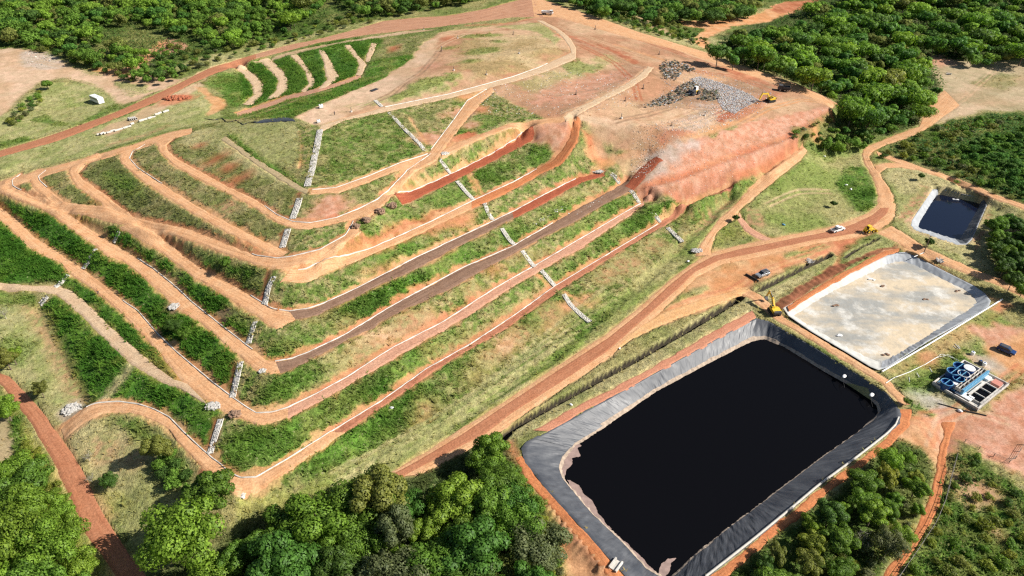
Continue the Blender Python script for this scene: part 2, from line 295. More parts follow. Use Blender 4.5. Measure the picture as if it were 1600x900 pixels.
def simple(name, col, rough=.6, metal=0, var=.12, scale=3, spec=.4):
    m, nt, b = newmat(name)
    tc = N(nt, 'ShaderNodeTexCoord'); n = noise(nt, scale, 5, .65, tc.outputs['Object'])
    c = mixc(nt, mapr(nt, n, .3, .7, 0, 1), tuple(x*(1-var) for x in col), tuple(min(1, x*(1+var)) for x in col))
    nt.links.new(c, b.inputs['Base Color']); b.inputs['Roughness'].default_value = rough; b.inputs['Metallic'].default_value = metal
    b.inputs['Specular IOR Level'].default_value = spec
    return m
M = {}
def build_materials():
    # ground
    m, nt, b = newmat('ground'); M['ground'] = m
    geo = N(nt, 'ShaderNodeNewGeometry'); vc = N(nt, 'ShaderNodeVertexColor', layer_name='Col'); ga = N(nt, 'ShaderNodeAttribute', attribute_name='grassy')
    n1 = noise(nt, .9, 5, .7, geo.outputs['Position']); n2 = noise(nt, .22, 4, .6, geo.outputs['Position']); n3 = noise(nt, 2.8, 3, .7, geo.outputs['Position'])
    c = mixc(nt, mapr(nt, n1, .32, .68, 0, 1), (.5, .5, .5), (1.42, 1.4, 1.32)); c2 = mixc(nt, mapr(nt, n2, .3, .7, 0, 1), (.84, .88, .84), (1.14, 1.1, 1.14))
    c3 = mixc(nt, mapr(nt, n3, .3, .7, 0, 1), (.6, .64, .56), (1.34, 1.3, 1.24))
    c = mixc(nt, ga.outputs['Fac'], mixc(nt, mapr(nt, n3, .3, .7, 0, 1), (.7,.68,.67), (1.25,1.25,1.25)), c); k = mixc(nt, 1., vc.outputs[0], c, 'MULTIPLY'); k = mixc(nt, 1., k, c2, 'MULTIPLY'); k = mixc(nt, ga.outputs['Fac'], k, mixc(nt, 1., k, c3, 'MULTIPLY'))
    # bleached straw and sparse flecks inside grass
    k = mixc(nt, 1., k, mixc(nt, mapr(nt, noise(nt, .5, 6, .75, geo.outputs['Position']), .35, .65, 0, 1), (.86, .83, .81), (1.1, 1.11, 1.12)), 'MULTIPLY')
    fl = mapr(nt, noise(nt, 1.7, 2, .5, geo.outputs['Position']), .62, .7, 0, .5); fl = math_(nt, 'MULTIPLY', fl, ga.outputs['Fac'])
    k = mixc(nt, fl, k, (.42, .38, .22))
    nt.links.new(k, b.inputs['Base Color']); b.inputs['Roughness'].default_value = .95; b.inputs['Specular IOR Level'].default_value = .15
    hb = math_(nt, 'ADD', n1, math_(nt, 'MULTIPLY', n3, math_(nt, 'ADD', ga.outputs['Fac'], .25)))
    hb = math_(nt, 'MULTIPLY', hb, math_(nt, 'ADD', math_(nt, 'MULTIPLY', ga.outputs['Fac'], .8), .22)); bump(nt, b, hb, .85, .4)
    # paths: colour plus wheel ruts along the strip
    def path(key, a, bb, rut=.5, rc=None, sp=.15):
        m, nt, b = newmat('dirt_'+key); M[key] = m
        geo = N(nt, 'ShaderNodeNewGeometry'); uv = N(nt, 'ShaderNodeUVMap', uv_map='UVMap')
        mp = N(nt, 'ShaderNodeMapping'); mp.inputs['Scale'].default_value = (1.6, .045, 1); nt.links.new(uv.outputs[0], mp.inputs[0])
        st = noise(nt, 1.0, 5, .7, mp.outputs[0]); n1 = noise(nt, .35, 5, .65, geo.outputs['Position']); n2 = noise(nt, 2.2, 4, .7, geo.outputs['Position'])
        c = mixc(nt, mapr(nt, n1, .3, .7, 0, 1), a, bb)
        rcol = rc or tuple(x*.62 for x in a)
        c = mixc(nt, math_(nt, 'MULTIPLY', mapr(nt, st, .5, .66, 0, 1), rut), c, rcol)
        c = mixc(nt, math_(nt, 'MULTIPLY', mapr(nt, st, .46, .3, 0, 1), rut*.6), c, tuple(min(.8, x*1.25) for x in bb))
        c = mixc(nt, 1., c, mixc(nt, mapr(nt, n2, .3, .7, 0, 1), (.68, .67, .66), (1.25, 1.24, 1.22)), 'MULTIPLY')
        nt.links.new(c, b.inputs['Base Color']); b.inputs['Roughness'].default_value = .92; b.inputs['Specular IOR Level'].default_value = sp
        bump(nt, b, math_(nt, 'ADD', st, n2), .45, .2)
    path('orange', (.53,.27,.13), (.6,.37,.21), .65)
    path('sandy', (.6,.32,.135), (.6,.37,.19), .4)
    path('pale', (.5, .34, .21), (.56, .42, .28), .35)
    path('pinkdirt', (.46, .23, .15), (.52, .3, .2), .45)
    path('pinkred', (.45, .185, .11), (.5, .24, .15), .3)
    path('red', (.29, .075, .038), (.34, .1, .052), .5)
    path('redbrown', (.33, .125, .07), (.42, .19, .115), .55)
    path('redorange', (.45,.15,.06), (.5,.21,.09), .65)
    path('brown', (.2,.115,.075), (.26,.165,.115), .8, (.125,.07,.05))
    path('roadbrown', (.4, .2, .115), (.46, .26, .165), .9, (.22, .095, .06))
    path('asphalt', (.36,.145,.074), (.4,.18,.1), .6, (.27,.1,.052))
    path('weedpath', (.34, .27, .15), (.4, .3, .18), .4)
    # leaves
    m, nt, b = newmat('leaves'); M['leaves'] = m
    oi = N(nt, 'ShaderNodeObjectInfo'); geo = N(nt, 'ShaderNodeNewGeometry')
    c = mixc(nt, geo.outputs['Random Per Island'], (.55, .6, .5), (1.5, 1.4, 1.3)); k = mixc(nt, 1., oi.outputs['Color'], c, 'MULTIPLY')
    nt.links.new(k, b.inputs['Base Color']); b.inputs['Roughness'].default_value = .55; b.inputs['Specular IOR Level'].default_value = .25
    tr = N(nt, 'ShaderNodeBsdfTranslucent'); nt.links.new(mixc(nt, 1., k, (1.15, 1.25, .6), 'MULTIPLY'), tr.inputs[0])
    ms = N(nt, 'ShaderNodeMixShader'); ms.inputs[0].default_value = .38; out = [n for n in nt.nodes if n.type == 'OUTPUT_MATERIAL'][0]
    nt.links.new(b.outputs[0], ms.inputs[1]); nt.links.new(tr.outputs[0], ms.inputs[2]); nt.links.new(ms.outputs[0], out.inputs[0])
    # grass blades with per-tuft colour
    m, nt, b = newmat('grass_blades'); M['blades'] = m
    vc = N(nt, 'ShaderNodeVertexColor', layer_name='Col'); nt.links.new(vc.outputs[0], b.inputs['Base Color']); b.inputs['Roughness'].default_value = .7; b.inputs['Specular IOR Level'].default_value = .2
    tr = N(nt, 'ShaderNodeBsdfTranslucent'); nt.links.new(vc.outputs[0], tr.inputs[0])
    ms = N(nt, 'ShaderNodeMixShader'); ms.inputs[0].default_value = .45; out = [n for n in nt.nodes if n.type == 'OUTPUT_MATERIAL'][0]
    nt.links.new(b.outputs[0], ms.inputs[1]); nt.links.new(tr.outputs[0], ms.inputs[2]); nt.links.new(ms.outputs[0], out.inputs[0])
    M['bits'] = simple('loose_bits', (.5, .5, .5)); nt = M['bits'].node_tree; b = [n for n in nt.nodes if n.type == 'BSDF_PRINCIPLED'][0]
    vc = N(nt, 'ShaderNodeVertexColor', layer_name='Col'); nt.links.new(vc.outputs[0], b.inputs['Base Color'])
    M['bark'] = simple('bark', (.16, .12, .09), .9, 0, .3, 4); M['deadwood'] = simple('dead_wood', (.4, .36, .3), .9, 0, .2, 4)
    # water
    m, nt, b = newmat('leachate'); M['water'] = m
    b.inputs['Base Color'].default_value = (.0035, .0035, .0045, 1); b.inputs['Roughness'].default_value = .1; b.inputs['Specular IOR Level'].default_value = .07
    geo = N(nt, 'ShaderNodeNewGeometry'); bump(nt, b, noise(nt, .8, 3, .6, geo.outputs['Position']), .05, .1)
    m, nt, b = newmat('blue_leachate'); M['water_small'] = m
    b.inputs['Base Color'].default_value = (.004, .007, .02, 1); b.inputs['Roughness'].default_value = .1; b.inputs['Specular IOR Level'].default_value = .3
    geo = N(nt, 'ShaderNodeNewGeometry'); bump(nt, b, noise(nt, .8, 3, .6, geo.outputs['Position']), .05, .1)
    # black sheet liner: u along the rim, v down the bank
    m, nt, b = newmat('black_liner'); M['liner'] = m
    uv = N(nt, 'ShaderNodeUVMap', uv_map='UVMap'); mp = N(nt, 'ShaderNodeMapping'); mp.inputs['Scale'].default_value = (.5, .13, 1); mp.inputs['Rotation'].default_value = (0, 0, .6); nt.links.new(uv.outputs[0], mp.inputs[0])
    st = noise(nt, 1., 3, .5, mp.outputs[0]); geo = N(nt, 'ShaderNodeNewGeometry'); n2 = noise(nt, .25, 4, .6, geo.outputs['Position'])
    c = mixc(nt, mapr(nt, n2, .35, .7, 0, 1), (.05, .055, .066), (.1, .105, .115)); c = mixc(nt, mapr(nt, st, .58, .8, 0, .35), c, (.19, .18, .175))
    nt.links.new(c, b.inputs['Base Color']); b.inputs['Specular IOR Level'].default_value = .5
    nt.links.new(mapr(nt, n2, .3, .7, .46, .6), b.inputs['Roughness']); bump(nt, b, st, .55, .5)
    # grey-white sediment floor
    m, nt, b = newmat('sediment'); M['sediment'] = m
    geo = N(nt, 'ShaderNodeNewGeometry'); mp = N(nt, 'ShaderNodeMapping'); mp.inputs['Rotation'].default_value = (0, 0, .55); mp.inputs['Scale'].default_value = (.5, 1.3, 1); nt.links.new(geo.outputs['Position'], mp.inputs[0])
    a = noise(nt, .07, 6, .6, mp.outputs[0]); d = noise(nt, .16, 6, .68, geo.outputs['Position']); e = noise(nt, .9, 4, .7, geo.outputs['Position'])
    c = mixc(nt, mapr(nt, a, .42, .57, 0, 1), (.3, .3, .28), (.56, .46, .325)); c = mixc(nt, mapr(nt, d, .5, .66, 0, 1), c, (.6, .58, .53)); c = mixc(nt, mapr(nt, d, .42, .3, 0, .7), c, (.25, .245, .22))
    c = mixc(nt, mapr(nt, e, .45, .75, 0, .5), c, (.34, .3, .24))
    nt.links.new(c, b.inputs['Base Color']); b.inputs['Roughness'].default_value = .9; b.inputs['Specular IOR Level'].default_value = .2; bump(nt, b, math_(nt, 'ADD', d, e), .3, .3)
    M['whiteliner'] = simple('pale_liner', (.47, .46, .425), .75, 0, .18, .5)
    M['greyliner'] = simple('grey_liner', (.33, .345, .36), .6, 0, .2, .5)
    M['foam'] = simple('foam_scum', (.3, .21, .18), .9, 0, .25, .8)
    M['scumline'] = simple('dried_scum', (.37, .29, .22), .95, 0, .35, 1.2)
    M['concrete'] = simple('concrete', (.5, .47, .42), .85, 0, .18, 1.5)
    M['whiteconc'] = simple('white_concrete', (.54, .505, .455), .85, 0, .4, .45)
    M['stone'] = simple('rip_rap', (.42, .4, .37), .9, 0, .35, 2.5)
    M['whitepaint'] = simple('white_paint', (.78, .78, .77), .35, 0, .05, 2, .5)
    M['silver'] = simple('silver_paint', (.45, .47, .5), .3, .6, .05, 2, .5)
    M['yellow'] = simple('yellow_paint', (.72, .47, .04), .45, 0, .12, 2, .5)
    M['black'] = simple('black_rubber', (.02, .02, .02), .8, 0, .2, 3)
    M['darkgrey'] = simple('dark_grey', (.06, .06, .065), .6, 0, .2, 3)
    M['glass'] = simple('dark_glass', (.015, .02, .025), .08, 0, .05, 3, .6)
    M['blue'] = simple('blue_plastic', (.012, .06, .22), .4, 0, .15, 2, .5)
    M['lightblue'] = simple('light_blue_paint', (.1, .3, .48), .45, 0, .15, 2, .5)
    M['carblue'] = simple('blue_car_paint', (.015, .05, .16), .3, .2, .1, 2, .5)
    M['steel'] = simple('steel', (.4, .41, .42), .4, .8, .1, 2)
    M['redpaint'] = simple('faded_red_paint', (.5, .2, .15), .6, 0, .15, 2)
    M['redsoil'] = simple('red_soil', (.36, .12, .06), .95, 0, .25, .8)
    M['soil'] = simple('brown_soil', (.24, .15, .1), .95, 0, .35, .8)
    M['skin'] = simple('skin', (.3, .17, .11), .6); M['cloth'] = simple('dark_cloth', (.03, .035, .05), .9); M['hivis'] = simple('orange_cloth', (.5, .16, .04), .9)
    M['wood'] = simple('fence_wood', (.3, .25, .19), .9, 0, .25, 3); M['wire'] = simple('wire', (.16, .15, .14), .6, .3)
    M['hose'] = simple('white_hose', (.72, .72, .7), .5); M['tarp'] = simple('black_tarp', (.055, .06, .07), .35, 0, .3, 1.2, .6)
build_materials()

# ------------------------------------------------------------------ mesh helpers
class MB:
    def __init__(s): s.v = []; s.f = []
    def add(s, vs, fs):
        k = len(s.v); s.v += [tuple(p) for p in vs]; s.f += [tuple(i+k for i in f) for f in fs]; return s
    def box(s, c, d, rz=0, ry=0, taper=1.0, bev=.0):
        x, y, z = [q/2 for q in d]; t = taper
        if bev <= 0:
            V = [(-x,-y,-z),(x,-y,-z),(x,y,-z),(-x,y,-z),(-x*t,-y*t,z),(x*t,-y*t,z),(x*t,y*t,z),(-x*t,y*t,z)]
            F = [(0,3,2,1),(4,5,6,7),(0,1,5,4),(1,2,6,5),(2,3,7,6),(3,0,4,7)]
        else:
            bm = bmesh.new(); bmesh.ops.create_cube(bm, size=1)
            for q in bm.verts:
                k = t if q.co.z > 0 else 1
                q.co = (q.co.x*2*x*k, q.co.y*2*y*k, q.co.z*2*z)
            bmesh.ops.bevel(bm, geom=list(bm.edges), offset=bev, segments=2, affect='EDGES', profile=.5)
            bm.verts.index_update(); V = [tuple(q.co) for q in bm.verts]; F = [tuple(q.index for q in f.verts) for f in bm.faces]; bm.free()
        R = Matrix.Translation(c) @ Matrix.Rotation(rz, 4, 'Z') @ Matrix.Rotation(ry, 4, 'Y')
        return s.add([R @ Vector(p) for p in V], F)
    def tube(s, pts, rad, n=8, cap=True):
        pts = [Vector(p) for p in pts]; rad = rad if hasattr(rad, '__len__') else [rad]*len(pts)
        V = []; F = []
        for i, p in enumerate(pts):
            d = (pts[min(i+1, len(pts)-1)]-pts[max(i-1, 0)]).normalized()
            a = d.orthogonal().normalized() if i == 0 else (a-d*a.dot(d)).normalized()
            b = d.cross(a)
            for k in range(n):
                t = 2*math.pi*k/n; V.append(p+(a*math.cos(t)+b*math.sin(t))*rad[i])
        for i in range(len(pts)-1):
            for k in range(n): F.append((i*n+k, i*n+(k+1) % n, (i+1)*n+(k+1) % n, (i+1)*n+k))
        if cap: F += [tuple(range(n-1, -1, -1)), tuple(range((len(pts)-1)*n, len(pts)*n))]
        return s.add(V, F)
    def prism(s, poly, a, b, axis='Y', c=(0, 0, 0), rz=0):
        n = len(poly); mk = (lambda p, t: (p[0], t, p[1])) if axis == 'Y' else (lambda p, t: (p[0], p[1], t))
        R = Matrix.Translation(c) @ Matrix.Rotation(rz, 4, 'Z')
        V = [R @ Vector(mk(p, a)) for p in poly]+[R @ Vector(mk(p, b)) for p in poly]
        F = [tuple(range(n-1, -1, -1)), tuple(range(n, 2*n))]+[(i, (i+1) % n, n+(i+1) % n, n+i) for i in range(n)]
        return s.add(V, F)
    def lump(s, c, r, sub=1, jit=.25, flat=1.0):
        bm = bmesh.new(); bmesh.ops.create_icosphere(bm, subdivisions=sub, radius=1)
        q = random.random()*6
        R = Matrix.Rotation(q, 3, 'Z')
        V = []
        for p in bm.verts:
            k = 1+random.uniform(-jit, jit); w = R @ (p.co*k); V.append((c[0]+w.x*r[0], c[1]+w.y*r[1], c[2]+w.z*r[2]))
        bm.verts.index_update(); F = [tuple(w.index for w in f.verts) for f in bm.faces]; bm.free()
        return s.add(V, F)
    def build(s, name, mat, parent=None, smooth=False):
        me = bpy.data.meshes.new(name); me.from_pydata(s.v, [], s.f); me.update()
        bm = bmesh.new(); bm.from_mesh(me); bmesh.ops.recalc_face_normals(bm, faces=bm.faces); bm.to_mesh(me); bm.free()
        if smooth: me.shade_smooth()
        me.materials.append(M[mat] if isinstance(mat, str) else mat)
        o = bpy.data.objects.new(name, me); COL.objects.link(o)
        if parent is not None: o.parent = parent
        return o
def npmesh(name, V, F, mat, col=None, uv=None, attrs=None, parent=None, smooth=True, nrm=None):
    V = np.asarray(V, np.float32); F = np.asarray(F, np.int32); k = F.shape[1]
    me = bpy.data.meshes.new(name); me.vertices.add(len(V)); me.vertices.foreach_set('co', V.ravel())
    me.loops.add(F.size); me.loops.foreach_set('vertex_index', F.ravel()); me.polygons.add(len(F))
    me.polygons.foreach_set('loop_start', np.arange(0, F.size, k, dtype=np.int32)); me.polygons.foreach_set('loop_total', np.full(len(F), k, np.int32))
    if smooth: me.polygons.foreach_set('use_smooth', np.ones(len(F), bool))
    me.update(calc_edges=True)
    if col is not None:
        a = me.attributes.new('Col', 'FLOAT_COLOR', 'POINT'); a.data.foreach_set('color', np.c_[col, np.ones(len(V))].astype(np.float32).ravel())
    if uv is not None:
        l = me.uv_layers.new(name='UVMap'); l.data.foreach_set('uv', np.asarray(uv, np.float32)[F.ravel()].ravel())
    for n, w in (attrs or {}).items():
        a = me.attributes.new(n, 'FLOAT', 'POINT'); a.data.foreach_set('value', np.asarray(w, np.float32))
    me.validate()
    if nrm is not None: a = me.attributes.new('custom_normal', 'FLOAT_VECTOR', 'POINT'); a.data.foreach_set('vector', np.asarray(nrm, np.float32).ravel())
    me.materials.append(M[mat])
    o = bpy.data.objects.new(name, me); COL.objects.link(o)
    if parent is not None: o.parent = parent
    return o
def grid_faces(nr, nc, wrap=False):
    i, j = np.meshgrid(np.arange(nr-1), np.arange(nc if wrap else nc-1), indexing='ij'); j2 = (j+1) % nc
    return np.stack([i*nc+j, i*nc+j2, (i+1)*nc+j2, (i+1)*nc+j], -1).reshape(-1, 4)
def tag(o, label=None, cat=None, group=None, kind=None):
    if label: o['label'] = label
    if cat: o['category'] = cat
    if group: o['group'] = group
    if kind: o['kind'] = kind
    return o
def thing(name, loc, rz, label, cat, group=None):
    o = bpy.data.objects.new(name, None); COL.objects.link(o); o.location = loc; o.rotation_euler = (0, 0, rz); o.empty_display_size = .5
    return tag(o, label, cat, group)
def dup(src, loc, rz, sc=1.0, label=None, color=None):
    def cp(o, par):
        c = o.copy(); COL.objects.link(c)
        if par is not None: c.parent = par
        if color is not None: c.color = color
        for ch in list(o.children): cp(ch, c)
        return c
    kids = list(src.children); r = src.copy(); COL.objects.link(r)
    for ch in kids: cp(ch, r)
    r.location = loc; r.rotation_euler = (0, 0, rz); r.scale = (sc, sc, sc) if not hasattr(sc, '__len__') else sc
    if label: r['label'] = label
    return r
def at(px, py, dz=0):
    x, y = hit(px, py); return Vector((x, y, hz(x, y)+dz))
def heading(p, q):
    a = hit(*p); b = hit(*q); return math.atan2(b[1]-a[1], b[0]-a[0])

# ------------------------------------------------------------------ ground sheet
def build_ground():
    rows = [-400, -150, -40, 10, 35]; y = 48.0
    while y < 760:
        rows.append(y); y += max(.36, (y*cP+CAMH*sP)*.0024)
    while y < 9000: rows.append(y); y *= 1.12
    rows = np.array(rows)
    u = np.linspace(-1.22, 1.22, 900); e = 1.22*1.35**np.arange(1, 13); u = np.r_[-e[::-1], u, e]
    d = np.maximum(rows*cP+CAMH*sP, 70)
    X = (d*.75)[:, None]*u[None, :]; Y = np.repeat(rows[:, None], len(u), 1)
    nr, nc = X.shape; x = X.ravel(); y = Y.ravel()
    z = bil(HG, x, y)
    road = bil(ROADM, x, y); dust = bil(DUST, x, y)
    n1 = fbm(x, y, .012, 1, 4); n2 = fbm(x, y, .05, 5, 4); n3 = fbm(x, y, .22, 9, 4); n4 = fbm(x, y, .7, 13, 3)
    far = np.clip((np.hypot(x, y)-800)/1500, 0, 1); z = z+far*90*fbm(x, y, .0008, 31, 3)
    col = np.zeros((len(x), 3)); gr = np.zeros(len(x)); lush = np.zeros(len(x))
    PAL = dict(  # colour a, colour b, noise field, lo, hi, grassy, lush
        base=((.3,.275,.125), (.15,.19,.055), n2, .4, .6, .9, .3),
        straw=((.4,.36,.19), (.27,.28,.115), n2, .42, .62, .8, .1),
        mown=((.36,.34,.165), (.25,.275,.1), n3, .35, .65, .55, .1),
        field=((.2,.25,.07), (.33,.31,.14), n2, .4, .62, .7, .15),
        yellowg=((.23,.26,.06), (.32,.3,.1), n3, .4, .62, .9, .25),
        drygreen=((.17,.19,.065), (.3,.27,.13), n3, .42, .66, 1., .35),
        mix=((.14,.205,.05), (.34,.3,.15), n4, .38, .66, 1., .45),
        green=((.095,.2,.03), (.18,.23,.06), n3, .42, .68, 1., .7),
        lush=((.055,.15,.018), (.1,.205,.028), n3, .4, .7, 1., 1.),
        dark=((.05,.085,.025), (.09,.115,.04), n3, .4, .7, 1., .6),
        olive=((.085,.14,.03), (.2,.215,.075), n2, .45, .65, 1., .55),
        pale=((.52,.37,.25), (.46,.31,.19), n2, .4, .6, 0., 0.),
        palepink=((.47,.31,.19), (.37,.2,.115), n2, .38, .62, .1, 0.),
        sand=((.4,.32,.2), (.33,.26,.15), n2, .4, .6, .1, 0.),
        orange=((.5,.24,.105), (.54,.31,.16), n3, .4, .65, 0., 0.),
        pinkred=((.43,.2,.12), (.5,.285,.195), n4, .3, .7, 0., 0.),
        pinkp=((.42,.225,.135), (.27,.25,.1), n4, .42, .62, .3, .1),
        red=((.31,.09,.042), (.39,.14,.072), n3, .4, .66, 0., 0.),
        redorange=((.44,.16,.08), (.5,.23,.12), n3, .4, .66, 0., 0.),
        brown=((.26,.16,.1), (.33,.22,.14), n3, .4, .66, .1, 0.),
        darkred=((.17,.055,.03), (.27,.09,.05), n4, .4, .66, 0., 0.),
        grey=((.36,.33,.29), (.45,.42,.38), n4, .4, .66, 0., 0.),
    )
    def pick(k, s):
        a, b, n, lo, hi, g, l = PAL[k]; t = np.clip((n[s]-lo)/(hi-lo), 0, 1)[:, None]
        return np.array(a)*(1-t)+np.array(b)*t, g, l
    def put(k, s, m):
        nonlocal col, gr, lush
        c, g, l = pick(k, s); m = np.clip(m, 0, 1)
        col[s] = col[s]*(1-m[:, None])+c*m[:, None]; gr[s] = gr[s]*(1-m)+g*m; lush[s] = lush[s]*(1-m)+l*m
    put('base', np.arange(len(x)), np.ones(len(x)))
    def sub(W, mg):
        return np.nonzero((x > W[:, 0].min()-mg) & (x < W[:, 0].max()+mg) & (y > W[:, 1].min()-mg) & (y < W[:, 1].max()+mg))[0]
    def P(k, pts, st=1.0, f=1.5, amp=4.0):
        W = hits(pts); s = sub(W, f+amp)
        if not len(s): return
        sd = segdist(x[s], y[s], W); sd = np.where(inpoly(x[s], y[s], W), sd, -sd)+(n3[s]-.5)*amp*2+(n2[s]-.5)*amp
        t = np.clip((sd+f)/(2*f), 0, 1); put(k, s, t*t*(3-2*t)*st)
    def L(k, pts, w, st=1.0, f=.5, amp=.8):
        W = hits(pts); s = sub(W, w+f+amp+1)
        if not len(s): return
        sd = w/2-segdist(x[s], y[s], W, False)+(n4[s]-.5)*amp*2
        t = np.clip((sd+f)/(2*f), 0, 1); put(k, s, t*st)
    def B(k, px, py, r, st=.9, asp=1.0, rot=None, f=2.):      # an irregular patch r metres across
        c = hit(px, py); s = np.nonzero((abs(x-c[0]) < r*2.2*asp) & (abs(y-c[1]) < r*2.2*asp))[0]
        a = .75 if rot is None else rot; ca, sa = math.cos(a), math.sin(a)
        dx, dy = x[s]-c[0], y[s]-c[1]; q = np.hypot((dx*ca+dy*sa)/asp, -dx*sa+dy*ca)
        t = np.clip((r-q+(n3[s]-.5)*r*1.1+(n4[s]-.5)*r*.5+f)/(2*f), 0, 1); put(k, s, t*st)
    # --- far left and top left
    P('olive', [(-80,-40),(800,-40),(760,0),(600,28),(400,80),(280,122),(170,112),(90,98),(-80,75)], 1, 3, 6)
    P('straw', [(330,85),(520,45),(640,20),(560,40),(400,82),(340,102),(200,125)], .8, 2, 5)
    P('pale', [(-60,72),(50,78),(100,98),(150,122),(180,120),(160,130),(95,122),(62,130),(30,155),(0,190),(-60,215)], 1, 2, 3)
    P('grey', [(40,80),(85,88),(100,105),(60,110),(30,100)], .5, 2, 4)
    P('mown', [(-60,215),(20,170),(55,140),(90,130),(150,132),(185,160),(120,195),(60,215),(-60,250)], 1, 1.5, 3)
    P('field', [(60,165),(120,150),(130,190),(60,205)], .5, 4, 6)
    P('pale', [(110,118),(190,116),(280,124),(300,120),(330,105),(225,152),(190,165),(172,146),(140,130)], 1, 1.5, 3)
    P('straw', [(180,128),(225,133),(240,142),(206,151),(185,140)], .9, 1.5, 3)
    P('pinkred', [(150,115),(178,108),(190,112),(262,58),(300,72),(250,92),(205,118)], .9, 1.5, 4)
    L('orange', [(150,108),(185,116),(205,108),(235,85),(255,65)], 4, 1, 1.5, 2)
    P('green', [(35,190),(70,180),(105,195),(90,197),(50,188)], .8, 1, 2); P('green', [(0,222),(40,213),(55,218),(0,232)], .9, 1, 2)
    P('green', [(95,206),(150,178),(180,163),(185,166),(150,184)], .6, 1, 2)
    # strip between the road and the ramp
    P('mown', [(-60,258),(60,228),(130,205),(240,165),(330,130),(345,190),(260,205),(130,245),(-60,292)], 1, 1.5, 3)
    P('pale', [(150,207),(210,180),(285,140),(335,118),(325,128),(280,160),(220,188),(170,212)], .85, 1.5, 3)
    B('redorange', 278, 156, 5, .9, 1.6); P('orange', [(305,135),(322,138),(335,150),(355,155),(352,168),(325,180),(332,165)], .9, 1, 2)
    L('pinkp', [(175,225),(230,210),(262,197)], 4, .7, 1.5, 2)
    P('green', [(318,130),(345,115),(365,112),(388,130),(394,148),(370,168),(352,158),(338,140)], .9, 1.5, 3)
    P('green', [(340,185),(400,175),(470,150),(465,180),(400,186)], .8, 2, 3)
    # concave slopes
    P('lush', [(370,108),(400,92),(470,78),(560,58),(600,62),(560,120),(500,140),(400,172),(385,168)], .95, 1, 2)
    P('drygreen', [(600,62),(660,55),(650,85),(600,95)], 1, 1.5, 3)
    P('green', [(398,184),(450,160),(500,146),(565,121),(580,98),(610,90),(648,84),(640,95),(600,123),(525,154),(463,181),(440,186)], 1, 1, 2)
    L('pinkp', [(370,188),(440,165),(520,140)], 2, .8, 1, 1); B('red', 615, 76, 2.5, .9, 2.2, 1.5); 
    P('pale', [(395,96),(450,82),(530,66),(640,48),(690,45),(640,52),(560,64),(480,80),(400,98)], .9, .8, 1)
    # --- left-hand face
    P('drygreen', [(-60,300),(0,286),(130,255),(262,215),(345,190),(462,184),(500,196),(478,300),(445,400),(300,375),(215,350),(85,320)], 1, 1, 2)
    P('mown', [(345,192),(420,188),(495,193),(490,225),(440,262),(400,245),(352,210)], .75, 2, 4)
    P('straw', [(275,212),(345,195),(352,212),(400,252),(440,276),(470,293),(430,290),(380,262),(330,230),(290,225)], .9, 1.5, 3)
    for a in ((337,248,3,1.6),(357,263,3,1.2),(312,228,2,1),(372,280,3,1.5)): B('red', a[0], a[1], a[2], .75, a[3])
    B('pinkp', 350, 325, 4, .7)
    L('green', [(362,212),(378,228),(400,246),(440,270),(470,290)], 2.4, .9, .8, 1)
    P('dark', [(128,275),(180,245),(225,290),(300,340),(390,390),(380,397),(300,360),(215,340),(160,300)], .35, 3, 6)
    P('green', [(170,270),(215,280),(230,310),(190,305)], .8, 3, 6)
    L('redorange', [(375,372),(440,402)], 3, .8, 1, 1); L('orange', [(470,205),(474,240),(468,262)], 1.4, .9, .5, .6); L('orange', [(480,205),(484,235),(476,262)], 1.4, .9, .5, .6)
    P('lush', [(-60,290),(0,304),(60,326),(90,322),(215,358),(300,395),(432,425),(412,480),(400,545),(386,560),(370,620),(345,660),(325,720),(290,660),(200,628),(130,640),(60,482),(100,455),(85,440),(-60,445)], 1, 1.2, 2)
    P('drygreen', [(85,322),(215,355),(330,410),(430,430),(410,500),(330,455),(260,400),(150,345)], .6, 2, 4)
    P('yellowg', [(95,470),(125,500),(200,580),(205,575),(150,525),(105,475)], .5, 1.5, 3)
    P('yellowg', [(60,480),(80,490),(110,560),(140,630),(128,630),(95,560)], .8, 1.5, 2)
    P('green', [(300,600),(330,640),(325,660)], .6, 2, 2)
    L('straw', [(200,575),(182,600),(160,628)], 3.5, .9, 1, 1.5)
    for q in ([(345,490),(345,500)],[(270,470),(275,482)]): L('brown', q, 4, .8, 1, 2)
    L('brown', [(255,445),(300,480),(340,508),(380,545)], 2.2, .8, .8, 1.4); L('red', [(272,548),(310,585),(360,622)], 2.4, .9, .8, 1)
    for q in ([(368,570),(357,618)],[(432,425),(418,440)],[(340,660),(322,712)],[(318,735),(303,765)],[(472,300),(462,320)],[(445,362),(440,385)],[(420,430),(408,475)]): L('darkred', q, 2.6, .85, .8, 1)
    # --- front right-hand face
    P('mix', [(462,190),(500,195),(690,130),(905,185),(900,240),(985,255),(1040,310),(1145,292),(1100,345),(1040,400),(925,505),(720,640),(520,735),(385,790),(330,765),(345,660),(392,520),(425,430),(445,400),(480,300)], 1, 1.2, 2)
    P('drygreen', [(445,358),(470,300),(520,305),(600,290),(560,330),(480,345),(455,395)], .8, 2, 3)
    P('green', [(503,205),(605,172),(660,236),(560,280),(490,292),(500,270),(478,295)], .9, 1.5, 4)
    P('mix', [(505,205),(605,172),(660,236),(560,280),(490,292)], .55, 3, 10); P('drygreen', [(500,225),(545,235),(500,262),(495,290),(478,290)], .8, 2, 4)
    P('drygreen', [(620,180),(700,160),(700,175),(660,230)], .8, 2, 4); P('green', [(690,200),(790,185),(760,200),(700,225)], .9, 1.5, 4)
    for (a, b, r, s) in ((515,322,5,1.2),(508,330,4,1.5),(670,215,5,1.3),(722,175,5,1.6),(700,225,3,1),(735,195,3,1)): B('pinkred', a, b, r, .9, s)
